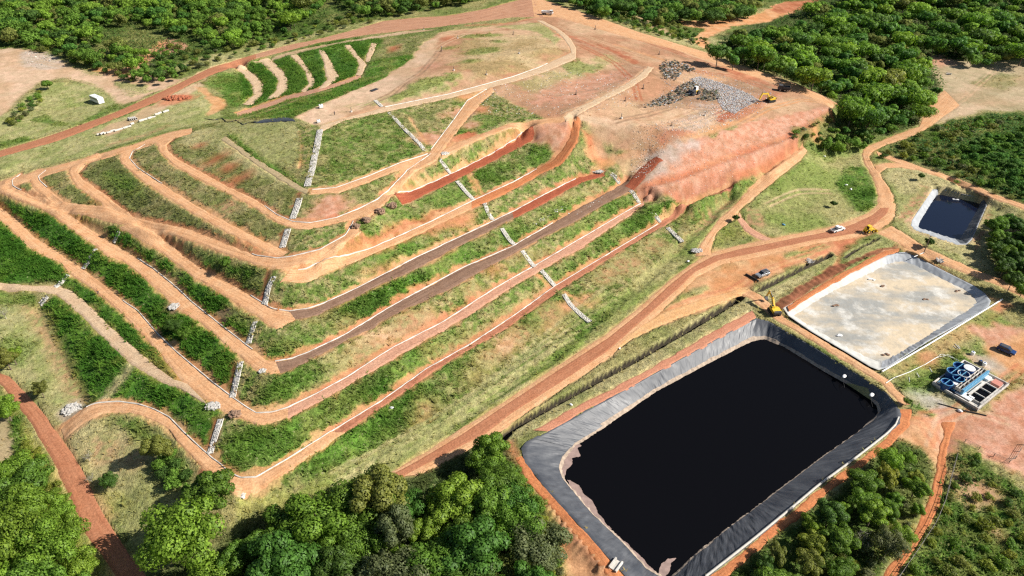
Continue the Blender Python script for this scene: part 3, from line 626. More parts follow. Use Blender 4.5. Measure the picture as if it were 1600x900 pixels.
    for (px, py, r, s) in ((620,390,5,2),(600,600,4,2),(690,560,5,2.5),(500,700,4,2.5),(450,600,4,2),(520,690,5,2),(700,310,4,2),(760,275,4,2.5),(840,240,4,2),(900,215,3,1.5),(580,470,5,3),(450,545,4,2),(650,445,4,2.5),(720,400,4,2.5),(810,365,4,2),(890,330,4,2.5),(960,320,4,2.5),(1000,350,4,2),(920,365,4,2.5),(960,380,4,2),(1080,325,4,2),(820,500,4,2),(850,480,3,2),(900,425,3,2),(560,360,3,2),(640,345,3,2),(660,545,4,2),(440,690,5,2),(480,650,5,2),(380,700,4,1.5),(620,640,5,3),(560,680,4,2)):
        B('green' if (px+py) % 3 else 'lush', px, py, r, .85, s, math.radians(38))
    for (px, py, r, s, k) in ((655,505,3.2,2.4,'pinkred'),(590,535,3,2.4,'pinkred'),(560,555,3,2,'pinkp'),(700,545,3,2,'pinkp'),(640,500,3,2,'pinkp'),(745,590,3,1.6,'pinkp'),(790,540,4,1.8,'pinkred'),(770,560,3,1.6,'pinkp'),(815,520,3.4,1.5,'pinkp'),(860,490,4,1.6,'pinkp'),(870,515,3,1.6,'redorange'),(675,660,2.4,1.8,'redorange'),(665,640,3,1.6,'pinkp'),(1020,385,4,1.6,'pinkp'),(980,410,4,1.8,'pinkp'),(950,430,4,1.6,'pinkp'),(905,475,3,1.2,'pinkred'),(925,470,3,1.2,'redorange'),(1090,345,4,2,'pinkp'),(1100,335,4,2,'pinkp'),(740,455,3,1.6,'pinkp'),(850,400,3,1.6,'pinkp'),(885,480,2.4,1,'redorange'),(540,505,2,1.6,'pinkp'),(500,490,2,2,'pinkp'),(690,345,4,3,'redorange'),(650,360,4,2.5,'red'),(600,380,3,2.5,'red'),(560,392,3,2.5,'red'),(720,345,3,2,'redorange'),(670,400,2.2,3,'redorange'),(690,385,2,2,'red'),(740,365,2.4,2,'redorange'),(600,420,2,2.4,'redorange'),(930,300,3,1.4,'pinkp'),(880,300,2.6,1.6,'pinkp'),(770,420,2.5,1.6,'redorange'),(800,400,2.2,1.8,'pinkp'),(1000,420,3,1.6,'pinkp')):
        B(k, px, py, r*.85, .7, s, math.radians(38))
    P('red', [(545,388),(620,360),(700,320),(720,330),(690,345),(620,385),(560,400)], .7, 1.2, 3)
    for q in ([(560,395),(640,350)],[(640,410),(760,350)],[(500,475),(600,435),(680,400)],[(500,610),(620,540),(760,455)]): L('redorange', q, 1.6, .7, .8, 1.8)
    L('pinkp', [(520,672),(600,625),(740,530),(860,447)], 3, .8, 1.2, 2); L('redorange', [(480,555),(560,510),(660,445)], 1.6, .8, .8, 1.2); L('pinkp', [(425,642),(500,606),(620,535)], 2, .7, 1, 1.5)
    for q in ([(726,268),(752,310)],[(735,268),(758,308)],[(640,185),(668,225)],[(880,455),(925,480)],[(835,425),(860,450)]): L('orange', q, 1.2, .8, .5, .8)
    P('pinkred', [(815,205),(870,185),(905,190),(900,225),(880,240),(850,225),(830,215)], .95, 1.5, 3); P('redorange', [(900,195),(935,215),(955,250),(940,262),(915,235)], .9, 1.5, 3)
    P('red', [(705,215),(730,205),(748,210),(720,226)], .9, .8, 1); L('red', [(700,222),(740,207)], 2.5, .8, .8, 1)
    L('darkred', [(795,330),(830,308),(870,290)], 1, .4)
    P('pinkp', [(1040,400),(1095,345),(1140,312),(1150,325),(1100,370),(1075,392)], .6, 2, 4)
    P('lush', [(1030,330),(1060,315),(1085,308),(1080,318),(1040,338)], .9, 1, 2); L('green', [(1085,345),(1120,300),(1170,290)], 4, .8, 1.5, 2)
    # toe of the slope
    P('field', [(385,792),(520,737),(720,642),(925,507),(1040,402),(1100,350),(1150,322),(1128,350),(1082,400),(1035,440),(945,520),(870,570),(800,618),(712,676),(600,745),(500,800),(420,840),(380,830)], 1, 1.5, 3)
    P('yellowg', [(385,792),(520,745),(560,740),(480,790),(420,835)], .7, 3, 6); P('green', [(850,560),(900,510),(960,475),(985,455),(950,500),(870,565),(720,665),(700,672)], .85, 2, 3)
    P('mix', [(700,600),(900,505),(860,545),(720,640),(640,690)], .5, 3, 6)
    for o in range(5):
        L('mown' if o % 2 else 'straw', [(560-10*o,728+8*o),(700-6*o,648+9*o),(820+2*o,560+9*o)], .8, .75, .4, .5)
    # --- the tipping plateau
    P('palepink', [(463,182),(525,153),(600,122),(645,92),(662,68),(690,50),(760,42),(850,25),(900,15),(1000,55),(1310,163),(1290,172),(1180,190),(1060,230),(1010,250),(960,235),(900,185),(850,185),(765,142),(700,150),(600,170),(500,196)], 1, 1.2, 2)
    P('pale', [(463,183),(525,153),(600,122),(645,92),(662,68),(690,55),(670,100),(640,125),(560,172),(500,198)], 1, 1.2, 2)
    P('mown', [(555,165),(640,132),(720,115),(700,140),(610,163)], .85, 3, 6); P('green', [(604,152),(680,120),(720,118),(690,135),(620,158)], .55, 2, 6)
    P('straw', [(700,100),(740,60),(860,50),(880,75),(830,105),(740,118)], .45, 5, 10)
    for (a, b, r, s) in ((735,57,4,2),(755,80,6,1.6),(770,55,4,1.4),(780,65,3,1),(735,95,3,1.4),(700,75,3,1.4)): B('green', a, b, r, .7, s, .3)
    P('mown', [(770,42),(845,35),(875,62),(868,72),(840,50)], .8, 1, 2)
    P('green', [(873,110),(900,92),(945,100),(930,115),(890,122)], .7, 2, 6); P('mown', [(810,130),(870,108),(960,85),(980,92),(920,118),(840,145)], .55, 3, 6)
    B('red', 702, 60, 4, .8, 1.4); B('pinkred', 672, 103, 4, .9, 1.6); B('redorange', 752, 170, 4, .8); B('redorange', 727, 150, 3, .8, 1.5)
    P('brown', [(825,165),(860,130),(950,115),(990,100),(1000,112),(960,140),(890,170),(845,172)], .55, 4, 6); P('pinkred', [(830,160),(870,128),(950,112),(985,118),(930,150),(870,168)], .75, 3, 6)
    L('red', [(880,55),(920,68),(965,82),(990,98)], 5, .85, 1.5, 3); L('darkred', [(890,60),(930,74),(975,90)], 1.5, .6, 1, 2); L('red', [(830,30),(780,38),(730,40)], 4, .6, 1.5, 2); L('brown', [(1040,80),(1100,100),(1160,118)], 3, .6, 2, 3); L('red', [(1150,112),(1190,128),(1215,140)], 5, .6, 2, 3)
    P('brown', [(1060,140),(1085,128),(1130,158),(1100,162),(1030,170),(1010,165)], .8, 3, 4); P('brown', [(1120,128),(1180,125),(1215,140),(1190,150),(1150,140)], .8, 3, 4)
    P('redorange', [(1120,98),(1160,108),(1200,125),(1160,125),(1130,110)], .6, 3, 4)
    P('red', [(1115,172),(1135,168),(1152,180),(1128,196),(1118,188)], .9, 1, 3); L('red', [(1150,185),(1180,165),(1205,152)], 5, .6, 2, 2)
    P('grey', [(1060,190),(1090,165),(1125,165),(1110,200),(1070,225),(1040,215)], .35, 3, 6); L('pale', [(930,188),(980,200),(1030,190),(1060,172)], 4, .8, 2, 3)
    P('red', [(1030,215),(1060,203),(1085,208),(1060,228),(1035,235)], .7, 2, 3); P('brown', [(905,190),(960,205),(950,245),(930,225)], .6, 3, 5)
    L('redorange', [(985,290),(1005,265),(1025,245)], 7, 1, 1.5, 3); P('redorange', [(1020,250),(1030,242),(1042,270),(1030,275),(1018,262)], .9, 1, 2); L('brown', [(988,285),(1008,262),(1026,246)], 3, .7, 1, 2)
    L('orange', [(935,265),(965,245),(1000,240),(1040,235),(1090,213),(1150,190)], 3, .8, 1, 1.6)
    for k, pts, w in (('red', [(880,58),(935,75),(985,100)], 1.6), ('pale', [(905,60),(950,80),(1000,105)], 1.2), ('orange', [(960,70),(1040,95),(1130,125)], 2.), ('brown', [(870,150),(930,140),(990,118)], 1.4), ('pale', [(900,185),(980,190),(1050,180)], 1.6), ('brown', [(1000,165),(1060,160),(1100,150)], 2.5)):
        L(k, pts, w, .7, .8, 1.4)
    def T(k, pts, st=.85, w=.95, gap=2.2):
        W = resample(hits(pts), 40); d = np.gradient(W, axis=0); d /= np.hypot(d[:, 0], d[:, 1])[:, None]; nr_ = np.c_[-d[:, 1], d[:, 0]]
        for sg in (-.5, .5):
            Q = W+nr_*gap*sg; s = sub(Q, 3)
            if len(s):
                sd = w/2-segdist(x[s], y[s], Q[::2], False)+(n4[s]-.5)*.5; put(k, s, np.clip(sd/.5+.5, 0, 1)*st)
    TR = [('pale', [(900,182),(960,196),(1030,192),(1090,170)]), ('brown', [(890,60),(950,84),(1020,112),(1060,140)]), ('pale', [(870,40),(930,62),(1010,90),(1090,112)]), ('red', [(905,70),(960,98),(990,128),(1000,160)]), ('pale', [(880,178),(930,160),(985,130),(1010,108)]), ('brown', [(1000,170),(1060,166),(1120,172),(1160,160)]), ('red', [(1090,112),(1140,118),(1190,136),(1220,150)]), ('pale', [(1040,200),(1090,190),(1140,168)]), ('brown', [(960,190),(1010,180),(1050,168)]), ('pale', [(660,100),(690,70),(730,52),(800,42)]), ('brown', [(560,168),(610,148),(660,112),(690,76)]), ('pale', [(520,178),(570,160),(640,122)]), ('orange', [(1150,196),(1200,170),(1250,156),(1290,160)]), ('red', [(930,42),(1000,62),(1080,90),(1160,118)]), ('brown', [(840,20),(900,26),(960,48)])]
    for k, p in TR: T(k, p)
    # --- the raw red face
    P('pinkred', [(1012,250),(1060,230),(1110,214),(1180,187),(1250,174),(1305,165),(1275,200),(1240,245),(1200,262),(1140,292),(1060,312),(1010,318),(985,295)], 1, 1, 2)
    P('red', [(1012,315),(1060,300),(1120,280),(1200,245),(1240,222),(1245,240),(1200,262),(1140,290),(1060,312)], .45, 2, 4)
    P('palepink', [(940,240),(990,228),(1060,228),(1030,262),(1000,288),(975,275)], .8, 2, 4); P('grey', [(985,262),(1015,245),(1090,225),(1040,262),(1005,282)], .6, 2, 4)
    for q in ([(1005,293),(1060,278),(1130,250),(1230,215),(1300,180)],[(1140,284),(1180,268),(1250,232)]): L('redorange', q, 2.6, .9, .8, 1.2)
    P('darkred', [(1225,205),(1300,175),(1300,190),(1260,215),(1235,240)], .35, 2, 4)
    P('olive', [(1240,205),(1300,185),(1330,195),(1300,225),(1260,232)], .7, 2, 4); B('orange', 1325, 170, 5, .9, 1.5); B('orange', 1275, 213, 3, .9); B('orange', 1330, 160, 3, .8)
    # --- right-hand country
    P('dark', [(1100,65),(1170,40),(1270,0),(1620,-30),(1620,90),(1500,98),(1455,88),(1478,138),(1450,165),(1440,195),(1360,212),(1325,165),(1200,110)], 1, 3, 4)
    P('olive', [(870,-30),(1240,-30),(1260,5),(1120,20),(1110,62),(1050,60),(920,20)], 1, 2, 4)
    P('straw', [(1020,60),(1100,55),(1150,68),(1120,80),(1080,72)], .8, 2, 3)
    P('pale', [(985,25),(1000,25),(1060,55),(1050,58)], .7, 1, 2)
    P('orange', [(1090,72),(1078,62),(1100,45),(1065,40),(1060,32),(1130,32),(1170,25),(1220,5),(1270,2),(1250,15),(1200,35),(1140,42),(1105,60),(1112,80)], 1, 1.2, 3); P('red', [(1200,15),(1230,2),(1280,0),(1262,12),(1220,22)], .8, 1.5, 3)
    P('sand', [(1472,145),(1450,100),(1455,85),(1490,92),(1540,96),(1600,92),(1680,90),(1680,175),(1540,173),(1470,190),(1440,196),(1450,165)], 1, 1.5, 3)
    B('pinkred', 1472, 96, 7, .8, 1.4); L('pale', [(1480,165),(1520,135),(1560,125),(1640,120)], 7, .6, 3, 4); P('olive', [(1510,130),(1560,112),(1600,120),(1560,138)], .5, 3, 5); L('pale', [(1460,190),(1540,160),(1650,155)], 6, .6, 3, 4)
    P('olive', [(1440,200),(1470,192),(1540,177),(1680,175),(1680,350),(1600,318),(1500,277),(1380,235)], 1, 2, 3); P('lush', [(1480,235),(1540,210),(1680,190),(1680,320),(1570,285)], .9, 3, 5); P('yellowg', [(1470,200),(1540,185),(1560,200),(1480,220)], .7, 3, 5)
    P('field', [(1165,325),(1200,285),(1240,258),(1265,228),(1345,228),(1352,260),(1375,300),(1372,325),(1330,345),(1230,372),(1185,360)], 1, 1.5, 3)
    P('green', [(1300,285),(1330,258),(1352,262),(1372,300),(1362,328),(1340,330),(1318,305)], .95, 1.5, 3); P('lush', [(1330,300),(1365,295),(1365,325),(1345,328)], .7, 2, 4); P('green', [(1170,330),(1200,292),(1240,262),(1280,240),(1240,275),(1200,305)], .6, 2, 4)
    P('green', [(1250,230),(1330,215),(1345,235),(1290,250)], .7, 2, 4); P('pinkp', [(1165,325),(1190,330),(1195,355),(1175,350)], .8, 1.5, 3)
    P('straw', [(1375,262),(1400,258),(1440,262),(1560,312),(1600,340),(1570,425),(1500,420),(1455,392),(1400,352),(1400,305)], 1, 1.5, 3); P('field', [(1410,360),(1500,400),(1560,440),(1530,425),(1450,388)], .7, 2, 3)
    P('pinkp', [(1440,288),(1455,292),(1424,345),(1402,346)], .95, 1, 1.5); P('pinkp', [(1520,375),(1545,335),(1550,350),(1525,392)], .9, 1, 1.5); P('pale', [(1455,290),(1480,291),(1540,306),(1548,320),(1520,380),(1500,386),(1425,362),(1420,345)], .5, 1, 2)
    P('yellowg', [(1090,388),(1120,350),(1150,345),(1165,365),(1130,385),(1110,395)], .6, 2, 3)
    P('orange', [(985,530),(1035,488),(1075,448),(1100,420),(1128,407),(1200,396),(1330,368),(1372,358),(1345,372),(1300,390),(1290,402),(1240,415),(1195,437),(1152,458),(1100,486),(1040,505),(1000,516)], 1, 1.2, 2)
    P('redorange', [(1255,385),(1330,370),(1345,375),(1315,395),(1310,415),(1290,428),(1275,420),(1270,400)], .9, 1.5, 2)
    P('field', [(1225,398),(1285,382),(1290,385),(1260,400),(1228,405)], .9, 1, 2); P('field', [(1040,475),(1065,458),(1105,450),(1090,460),(1050,473)], .9, 1, 2); P('straw', [(1110,412),(1150,400),(1165,412),(1140,425)], .3, 3, 3)
    P('straw', [(790,682),(845,640),(960,572),(1100,490),(1160,458),(1178,472),(1180,484),(1090,532),(1000,584),(900,635),(832,672),(800,690)], 1, .8, 1.2)
    P('straw', [(1180,452),(1300,395),(1310,402),(1300,415),(1240,450),(1205,478)], 1, .8, 1.2); P('field', [(1185,450),(1300,398),(1300,404),(1200,455)], .7, .8, 1.2); P('straw', [(1318,398),(1345,380),(1390,365),(1415,385),(1380,393),(1345,405),(1325,410)], 1, .8, 1.2)
    for q in ([(1330,402),(1385,385)],[(1325,396),(1378,376)]): L('mown', q, .7, .8, .4, .4)
    P('darkred', [(1205,478),(1240,450),(1300,417),(1360,395),(1400,384),(1400,392),(1360,400),(1300,432),(1232,478),(1215,490)], .9, .5, 1.2)
    P('redorange', [(1228,480),(1290,443),(1385,392),(1405,390),(1385,402),(1290,450),(1234,492)], 1, .6, .8)
    P('orange', [(1400,385),(1425,390),(1530,450),(1560,468),(1555,475),(1530,456),(1425,396)], .8, 1, 1.5); P('redorange', [(1560,466),(1582,478),(1565,490),(1545,483)], .8, 1, 2)
    P('field', [(1380,582),(1450,537),(1545,484),(1565,490),(1590,510),(1540,520),(1540,545),(1490,560),(1460,600),(1468,632),(1430,625),(1400,600)], 1, 1.2, 2); P('green', [(1400,600),(1440,585),(1470,560),(1530,535),(1535,545),(1470,580),(1465,625),(1430,620)], .7, 1.5, 3)
    P('redorange', [(1395,578),(1560,480),(1575,490),(1500,535),(1410,590)], .35, 2, 3); B('redorange', 1447, 560, 2, .8, 1.5)
    P('straw', [(1260,530),(1340,575),(1395,605),(1400,596),(1372,580)], .6, 1, 1.5)
    P('pinkred', [(1520,515),(1550,500),(1590,512),(1640,520),(1640,560),(1590,540),(1545,545)], .95, 1.5, 3); P('orange', [(1540,545),(1600,520),(1680,520),(1640,590),(1570,580),(1545,560)], .95, 1.5, 3)
    P('pinkred', [(1440,640),(1480,632),(1530,640),(1570,600),(1600,580),(1690,600),(1690,800),(1600,755),(1525,705),(1500,695),(1480,720),(1462,730),(1440,700),(1400,690),(1410,660)], 1, 1.5, 3)
    P('orange', [(1400,640),(1440,645),(1470,690),(1462,720),(1440,700),(1395,688)], .8, 1.5, 3); P('redorange', [(1470,640),(1530,640),(1490,690),(1480,710),(1470,690)], .6, 2, 3)
    B('grey', 1455, 625, 3, .8, 1.5, 0); P('pale', [(1510,555),(1540,560),(1570,580),(1570,595),(1530,570)], .9, 1, 2); B('grey', 1545, 568, 2.5, .7)
    P('green', [(1500,690),(1530,700),(1525,715),(1505,705)], .7, 1, 2); P('green', [(1535,630),(1565,600),(1600,580),(1600,600),(1560,622)], .6, 1.5, 2); P('green', [(1415,622),(1465,648),(1460,655),(1410,632)], .9, .8, 1.2)
    P('green', [(1480,735),(1500,715),(1540,730),(1620,770),(1700,810),(1700,960),(1370,960),(1410,890),(1465,810)], 1, 2, 3); P('drygreen', [(1490,740),(1530,740),(1560,790),(1500,800)], .6, 3, 5); B('pinkred', 1510, 765, 4, .6); B('pinkred', 1553, 828, 2, .7); B('pinkred', 1545, 775, 3, .6)
    P('green', [(1455,800),(1478,745),(1484,748),(1470,800),(1405,900),(1395,900)], .7, .8, 1)
    P('olive', [(1100,910),(1180,858),(1245,808),(1350,728),(1400,690),(1440,700),(1460,735),(1448,780),(1428,830),(1370,920),(1300,960),(1080,960)], 1, 1.5, 2); P('yellowg', [(1340,860),(1400,800),(1430,800),(1400,860),(1370,890)], .5, 2, 4)
    for k, p in (('redorange', [(1440,650),(1490,645),(1560,600),(1600,570)]), ('pale', [(1455,700),(1470,660),(1510,640),(1580,660)]), ('redorange', [(1405,650),(1440,660),(1468,700)]), ('redorange', [(1000,510),(1080,470),(1150,452)]), ('orange', [(1090,440),(1150,425),(1210,412),(1280,395)]), ('redorange', [(1140,455),(1190,425),(1260,400),(1330,372)]), ('sand', [(1470,170),(1530,150),(1600,148)]), ('pale', [(1460,180),(1500,160),(1560,105)]), ('pale', [(1200,320),(1250,300),(1300,300)]), ('straw', [(560,728),(700,645),(850,545),(950,480)]), ('straw', [(520,745),(660,670),(800,580),(900,520)]), ('mown', [(600,722),(740,635),(860,555)]), ('pale', [(100,118),(180,140),(230,150)]), ('pale', [(60,95),(140,115),(210,125)])): T(k, p, .6)
    # --- below the big pond and the lower left
    P('redorange', [(780,690),(800,690),(822,745),(850,782),(912,850),(960,905),(990,950),(930,950),(880,860),(840,780),(800,730)], 1, 1.2, 2); P('darkred', [(842,778),(860,790),(905,845),(955,895),(945,900),(900,855),(870,815)], .9, .8, 1.5)
    P('orange', [(868,800),(900,850),(940,900),(960,940),(890,940),(870,880)], .7, 1.5, 2); P('green', [(800,720),(830,760),(860,810),(875,870),(880,950),(780,950)], .9, 1.5, 2)
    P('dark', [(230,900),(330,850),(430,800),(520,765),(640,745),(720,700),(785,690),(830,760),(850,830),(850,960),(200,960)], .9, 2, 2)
    P('straw', [(85,650),(150,655),(200,655),(262,690),(300,720),(330,770),(300,810),(210,850),(165,800),(130,720),(100,680)], 1, 1.5, 3); P('green', [(165,650),(215,650),(262,690),(300,735),(302,765),(270,755),(230,700)], .9, 1.5, 3); P('lush', [(235,690),(262,695),(300,740),(300,765),(260,740)], .6, 2, 2)
    P('yellowg', [(120,720),(150,760),(200,790),(170,800),(140,760)], .6, 2, 3); B('pinkp', 165, 700, 4, .6); B('pinkp', 215, 715, 3, .5)
    P('mown', [(-60,470),(60,478),(95,560),(140,640),(95,665),(70,640),(50,605),(0,585),(-60,575)], 1, 1.5, 2); L('pinkp', [(40,470),(75,530),(110,600),(135,640)], 4, .7, 1.5, 2); P('green', [(-20,455),(60,455),(58,478),(0,475)], .9, 1, 2); P('green', [(0,520),(60,535),(40,580),(0,575)], .6, 2, 3)
    P('yellowg', [(-60,600),(25,630),(55,680),(100,760),(130,830),(180,900),(150,960),(-60,960)], 1, 1.5, 2); P('sand', [(-60,650),(22,650),(24,700),(15,722),(-60,720)], .95, 1, 1.5); L('lush', [(24,655),(27,690),(32,715)], 2, .9, .8, 1)
    P('orange', [(20,600),(60,650),(90,670),(140,750),(180,810),(170,810),(120,750),(80,690)], .4, 1, 1)
    P('pale', [(85,645),(110,630),(135,636),(130,650),(110,668),(95,668)], .8, 1, 1.5); B('grey', 112, 640, 2.6, .8)
    # washed soil at the toe of the cuts and the lip of the benches
    for i, q in enumerate(ST):
        if q['name'] != 'terrace_path' or q['mat'] in ('pale', 'weedpath'): continue
        for W, w, st in ((q['U'], 1.5, .75), (q['L'], .7, .5)):
            Q = resample(W[:, :2], max(12, int(len(W)/14))); s = sub(Q, 4)
            if len(s):
                sd = w-segdist(x[s], y[s], Q, False)+(n4[s]-.5)*2.2+(n3[s]-.5)*1.6; put('redorange' if i % 2 else 'orange', s, np.clip(sd/.7, 0, 1)*st)
    for o in range(9):
        L('straw' if o % 3 else 'green', [(540+8*o,740-o*3),(690+6*o,655-o*5),(830+4*o,560-o*6),(960,470-o*4)], .6, .6, .4, .6)
    # dusty verges along every path
    s = np.nonzero((dust > .03))[0]; pd = np.clip((dust[s]-.3+(n3[s]-.5)*.5)*2.4, 0, 1); put('orange', s, pd*.6)
    s = np.nonzero(road > .3)[0]; gr[s] *= .1; lush[s] *= 0
    # relief
    on = 1-np.clip(dust*1.6, 0, 1)
    z = z+on*(gr*.55+.16)*((n3-.5)*.8+(n4-.5)*.7)*(1+lush*.8)-.16*np.clip(road*1.4, 0, 1)
    def groove(pts, w, dep, mud=True):
        nonlocal z
        W = hits(pts); s = sub(W, w*3); q = segdist(x[s], y[s], W, False); z[s] -= dep*np.exp(-(q/w)**4); m = (q < w*1.05) & bool(mud); gr[s[m]] = .05; lush[s[m]] = 0; col[s[m]] = np.array([.05, .042, .03])  # mud bed coloured near black, with the trench's own shade painted in
    GR = []
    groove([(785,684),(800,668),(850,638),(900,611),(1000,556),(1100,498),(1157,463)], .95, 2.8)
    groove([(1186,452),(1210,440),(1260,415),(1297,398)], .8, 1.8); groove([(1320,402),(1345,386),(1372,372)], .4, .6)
    groove([(702,672),(750,635),(800,597),(850,570),(912,517),(975,465),(1000,447),(1062,385),(1112,342)], 1.6, .5, None)
    groove([(835,178+0),(836,178)], .1, .01)
    W = hits([(1208,482),(1242,455),(1300,424),(1362,398)]); s = sub(W, 4); q, al = segdist(x[s], y[s], W, False, True)
    z[s] += .45*np.exp(-(q/1.5)**2)*(np.sin(al*2*math.pi/2.6+n3[s]*4)*.5+.5)
    W = hits([(846,782),(905,850),(950,898)]); s = sub(W, 4); q, al = segdist(x[s], y[s], W, False, True)
    z[s] += .3*np.exp(-(q/1.3)**2)*(np.sin(al*2*math.pi/1.7+n3[s]*9)*.5+.5)
    for R, lim, base, zr in ((RIM1, 4.5, .45, .8), (RIM2, 2.2, .4, 1.5), (RIM3, 3.0, .4, 2.8)):
        s = sub(R, 1); s = s[inpoly(x[s], y[s], R)]; q = segdist(x[s], y[s], R); z[s] = np.minimum(z[s], zr-.2-base*np.clip(q*3, 0, 1))-np.minimum(lim, q*1.3); gr[s] = 0; lush[s] = 0
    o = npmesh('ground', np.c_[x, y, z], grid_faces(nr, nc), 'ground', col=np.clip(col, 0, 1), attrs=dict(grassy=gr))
    tag(o, 'terraced hillside of grass, straw and red earth under the whole site', 'ground', kind='structure')
    return dict(x=x, y=y, z=z, gr=gr, lush=lush, col=col, road=road, dust=dust, nr=nr, nc=nc)
G = build_ground()

# ------------------------------------------------------------------ paths and roads lie on the land
PATH_LABELS = dict(terrace_path='dirt path along a terrace bench', haul_road='rutted dirt haul road over the landfill', asphalt_road='red-dusted asphalt road', road_shoulder='orange dirt shoulder beside the main road', dirt_road='wide orange dirt road', dirt_track='narrow orange dirt track')
def build_strip(s, k):
    L = max(np.hypot(*np.diff(s['U'][:, :2], axis=0).T).sum(), 4); n = max(8, int(L/.6))
    U = resample(s['U'], n); W = resample(s['L'], n); m = 9
    wid = np.hypot(*(U-W)[:, :2].T); al = np.r_[0, np.cumsum(np.hypot(*np.diff((U+W)[:, :2]/2, axis=0).T))]
    rag = .14 if s['name'] == 'asphalt_road' else .75
    j1 = (fbm(al, al*0+k*3.1, .35, 41, 4)-.5)*2*rag; j2 = (fbm(al, al*0+k*5.7, .35, 43, 4)-.5)*2*rag
    t = np.linspace(0, 1, m)
    a = -(.12+j1)/np.maximum(wid, .5); b = 1+(.12+j2)/np.maximum(wid, .5)
    T = a[:, None]+(b-a)[:, None]*t[None, :]
    X = U[:, None, 0]+(W-U)[:, None, 0]*T; Y = U[:, None, 1]+(W-U)[:, None, 1]*T
    lift = .02+.004*(k % 7)+(.06 if s['name'] == 'asphalt_road' else (.02 if s['name'] == 'dirt_road' else 0))
    Zs = bil(HG, X, Y)+lift+(fbm(X, Y, .5, 51, 2)-.5)*.08
    Zs[:, 0] -= .25; Zs[:, -1] -= .25
    V = np.stack([X, Y, Zs], -1).reshape(-1, 3); uv = np.stack([np.clip(T, 0, 1)*wid[:, None], np.repeat(al[:, None], m, 1)], -1).reshape(-1, 2)
    uv[:, 0] += k*7.3; uv[:, 1] += k*31.7
    o = npmesh(s['name'], V, grid_faces(n, m), s['mat'], uv=uv)
    tag(o, kind='structure')
for k, s in enumerate(ST): build_strip(s, k)

# ------------------------------------------------------------------ ponds
def rad(P, c, A):
    r = np.zeros(len(A)); n = len(P)
    for i in range(n):
        p = P[i]-c; q = P[(i+1) % n]-c; e = q-p
        dx, dy = np.cos(A), np.sin(A); det = dx*(-e[1])+dy*e[0]
        with np.errstate(all='ignore'):
            t = (p[0]*(-e[1])+p[1]*e[0])/det; u = (dx*p[1]-dy*p[0])/det
        ok = (abs(det) > 1e-9) & (u >= -1e-6) & (u <= 1+1e-6) & (t > 0); r = np.where(ok & (t > r), t, r)
    return r
def ring(name, RIM, WAT, zr, zw, n, tt, mat, parent, wr=.0, zoff=0, amask=None, side=None):
    c = WAT.mean(0)
    A = np.linspace(-math.pi, math.pi, 4000, endpoint=False); r = rad(RIM, c, A)
    px = c+np.c_[np.cos(A), np.sin(A)]*r[:, None]; dl = np.hypot(*(np.roll(px, -1, 0)-px).T); cum = np.r_[0, np.cumsum(dl)]
    A2 = np.interp(np.linspace(0, cum[-1], n, endpoint=False), cum[:-1], A)
    R = rad(RIM, c, A2); W = rad(WAT, c, A2); al = np.linspace(0, cum[-1], n, endpoint=False)
    tt = np.asarray(tt) if np.ndim(tt) == 1 else tt
    T = np.repeat(tt[None, :], n, 0) if np.ndim(tt) == 1 else tt
    if callable(amask): T = amask(A2, al, T)
    rr = R[:, None]+(W-R)[:, None]*T
    X = c[0]+np.cos(A2)[:, None]*rr; Y = c[1]+np.sin(A2)[:, None]*rr
    Zz = zr+(zw-zr)*T+zoff
    AL = np.repeat(al[:, None], T.shape[1], 1); wid = np.abs(W-R)[:, None]*T
    if wr: Zz = Zz+wr*((fbm(AL*1.3+wid*.55, wid*.35, 1, 61, 3)-.5)*1.6+(fbm(AL*.3, wid*.3, 1, 62, 2)-.5))*np.clip(T*6, 0, 1)
    Zz = np.where(T < 0, zr-.12, Zz)
    V = np.stack([X, Y, Zz], -1).reshape(-1, 3); m = T.shape[1]
    F = grid_faces(n+1, m); F = F % (n*m)
    if side is not None:
        keep = side(A2); F = F.reshape(n, m-1, 4)[keep].reshape(-1, 4)
    uv = np.stack([AL, wid], -1).reshape(-1, 2)
    return npmesh(name, V, F, mat, uv=uv, parent=parent)
def flat_poly(name, P, z, mat, parent=None, res=None, rough=0):
    bm = bmesh.new(); vs = [bm.verts.new((p[0], p[1], z)) for p in P]; bm.faces.new(vs); bmesh.ops.triangulate(bm, faces=bm.faces)
    me = bpy.data.meshes.new(name); bm.to_mesh(me); bm.free(); me.materials.append(M[mat]); o = bpy.data.objects.new(name, me); COL.objects.link(o)
    if parent is not None: o.parent = parent
    return o
def grow(P, d):
    c = P.mean(0); return np.array([c+(p-c)*(1+d/np.linalg.norm(p-c)) for p in P])
def ground_lines(name, P2, w, h, mat, parent=None, zoff=0.0, step=1.0):   # a low kerb following the land
    L = np.hypot(*np.diff(P2, axis=0).T).sum(); Q = resample(P2, max(3, int(L/step)))
    d = np.gradient(Q, axis=0); d /= np.maximum(np.hypot(d[:, 0], d[:, 1]), 1e-6)[:, None]; nrm = np.c_[-d[:, 1], d[:, 0]]
    z = bil(HG, Q[:, 0], Q[:, 1])+zoff
    V = np.stack([np.c_[Q+nrm*w/2, z-.3], np.c_[Q+nrm*w/2, z+h], np.c_[Q-nrm*w/2, z+h], np.c_[Q-nrm*w/2, z-.3]], 1).reshape(-1, 3)
    return npmesh(name, V, grid_faces(len(Q), 4), mat, parent=parent, smooth=False)
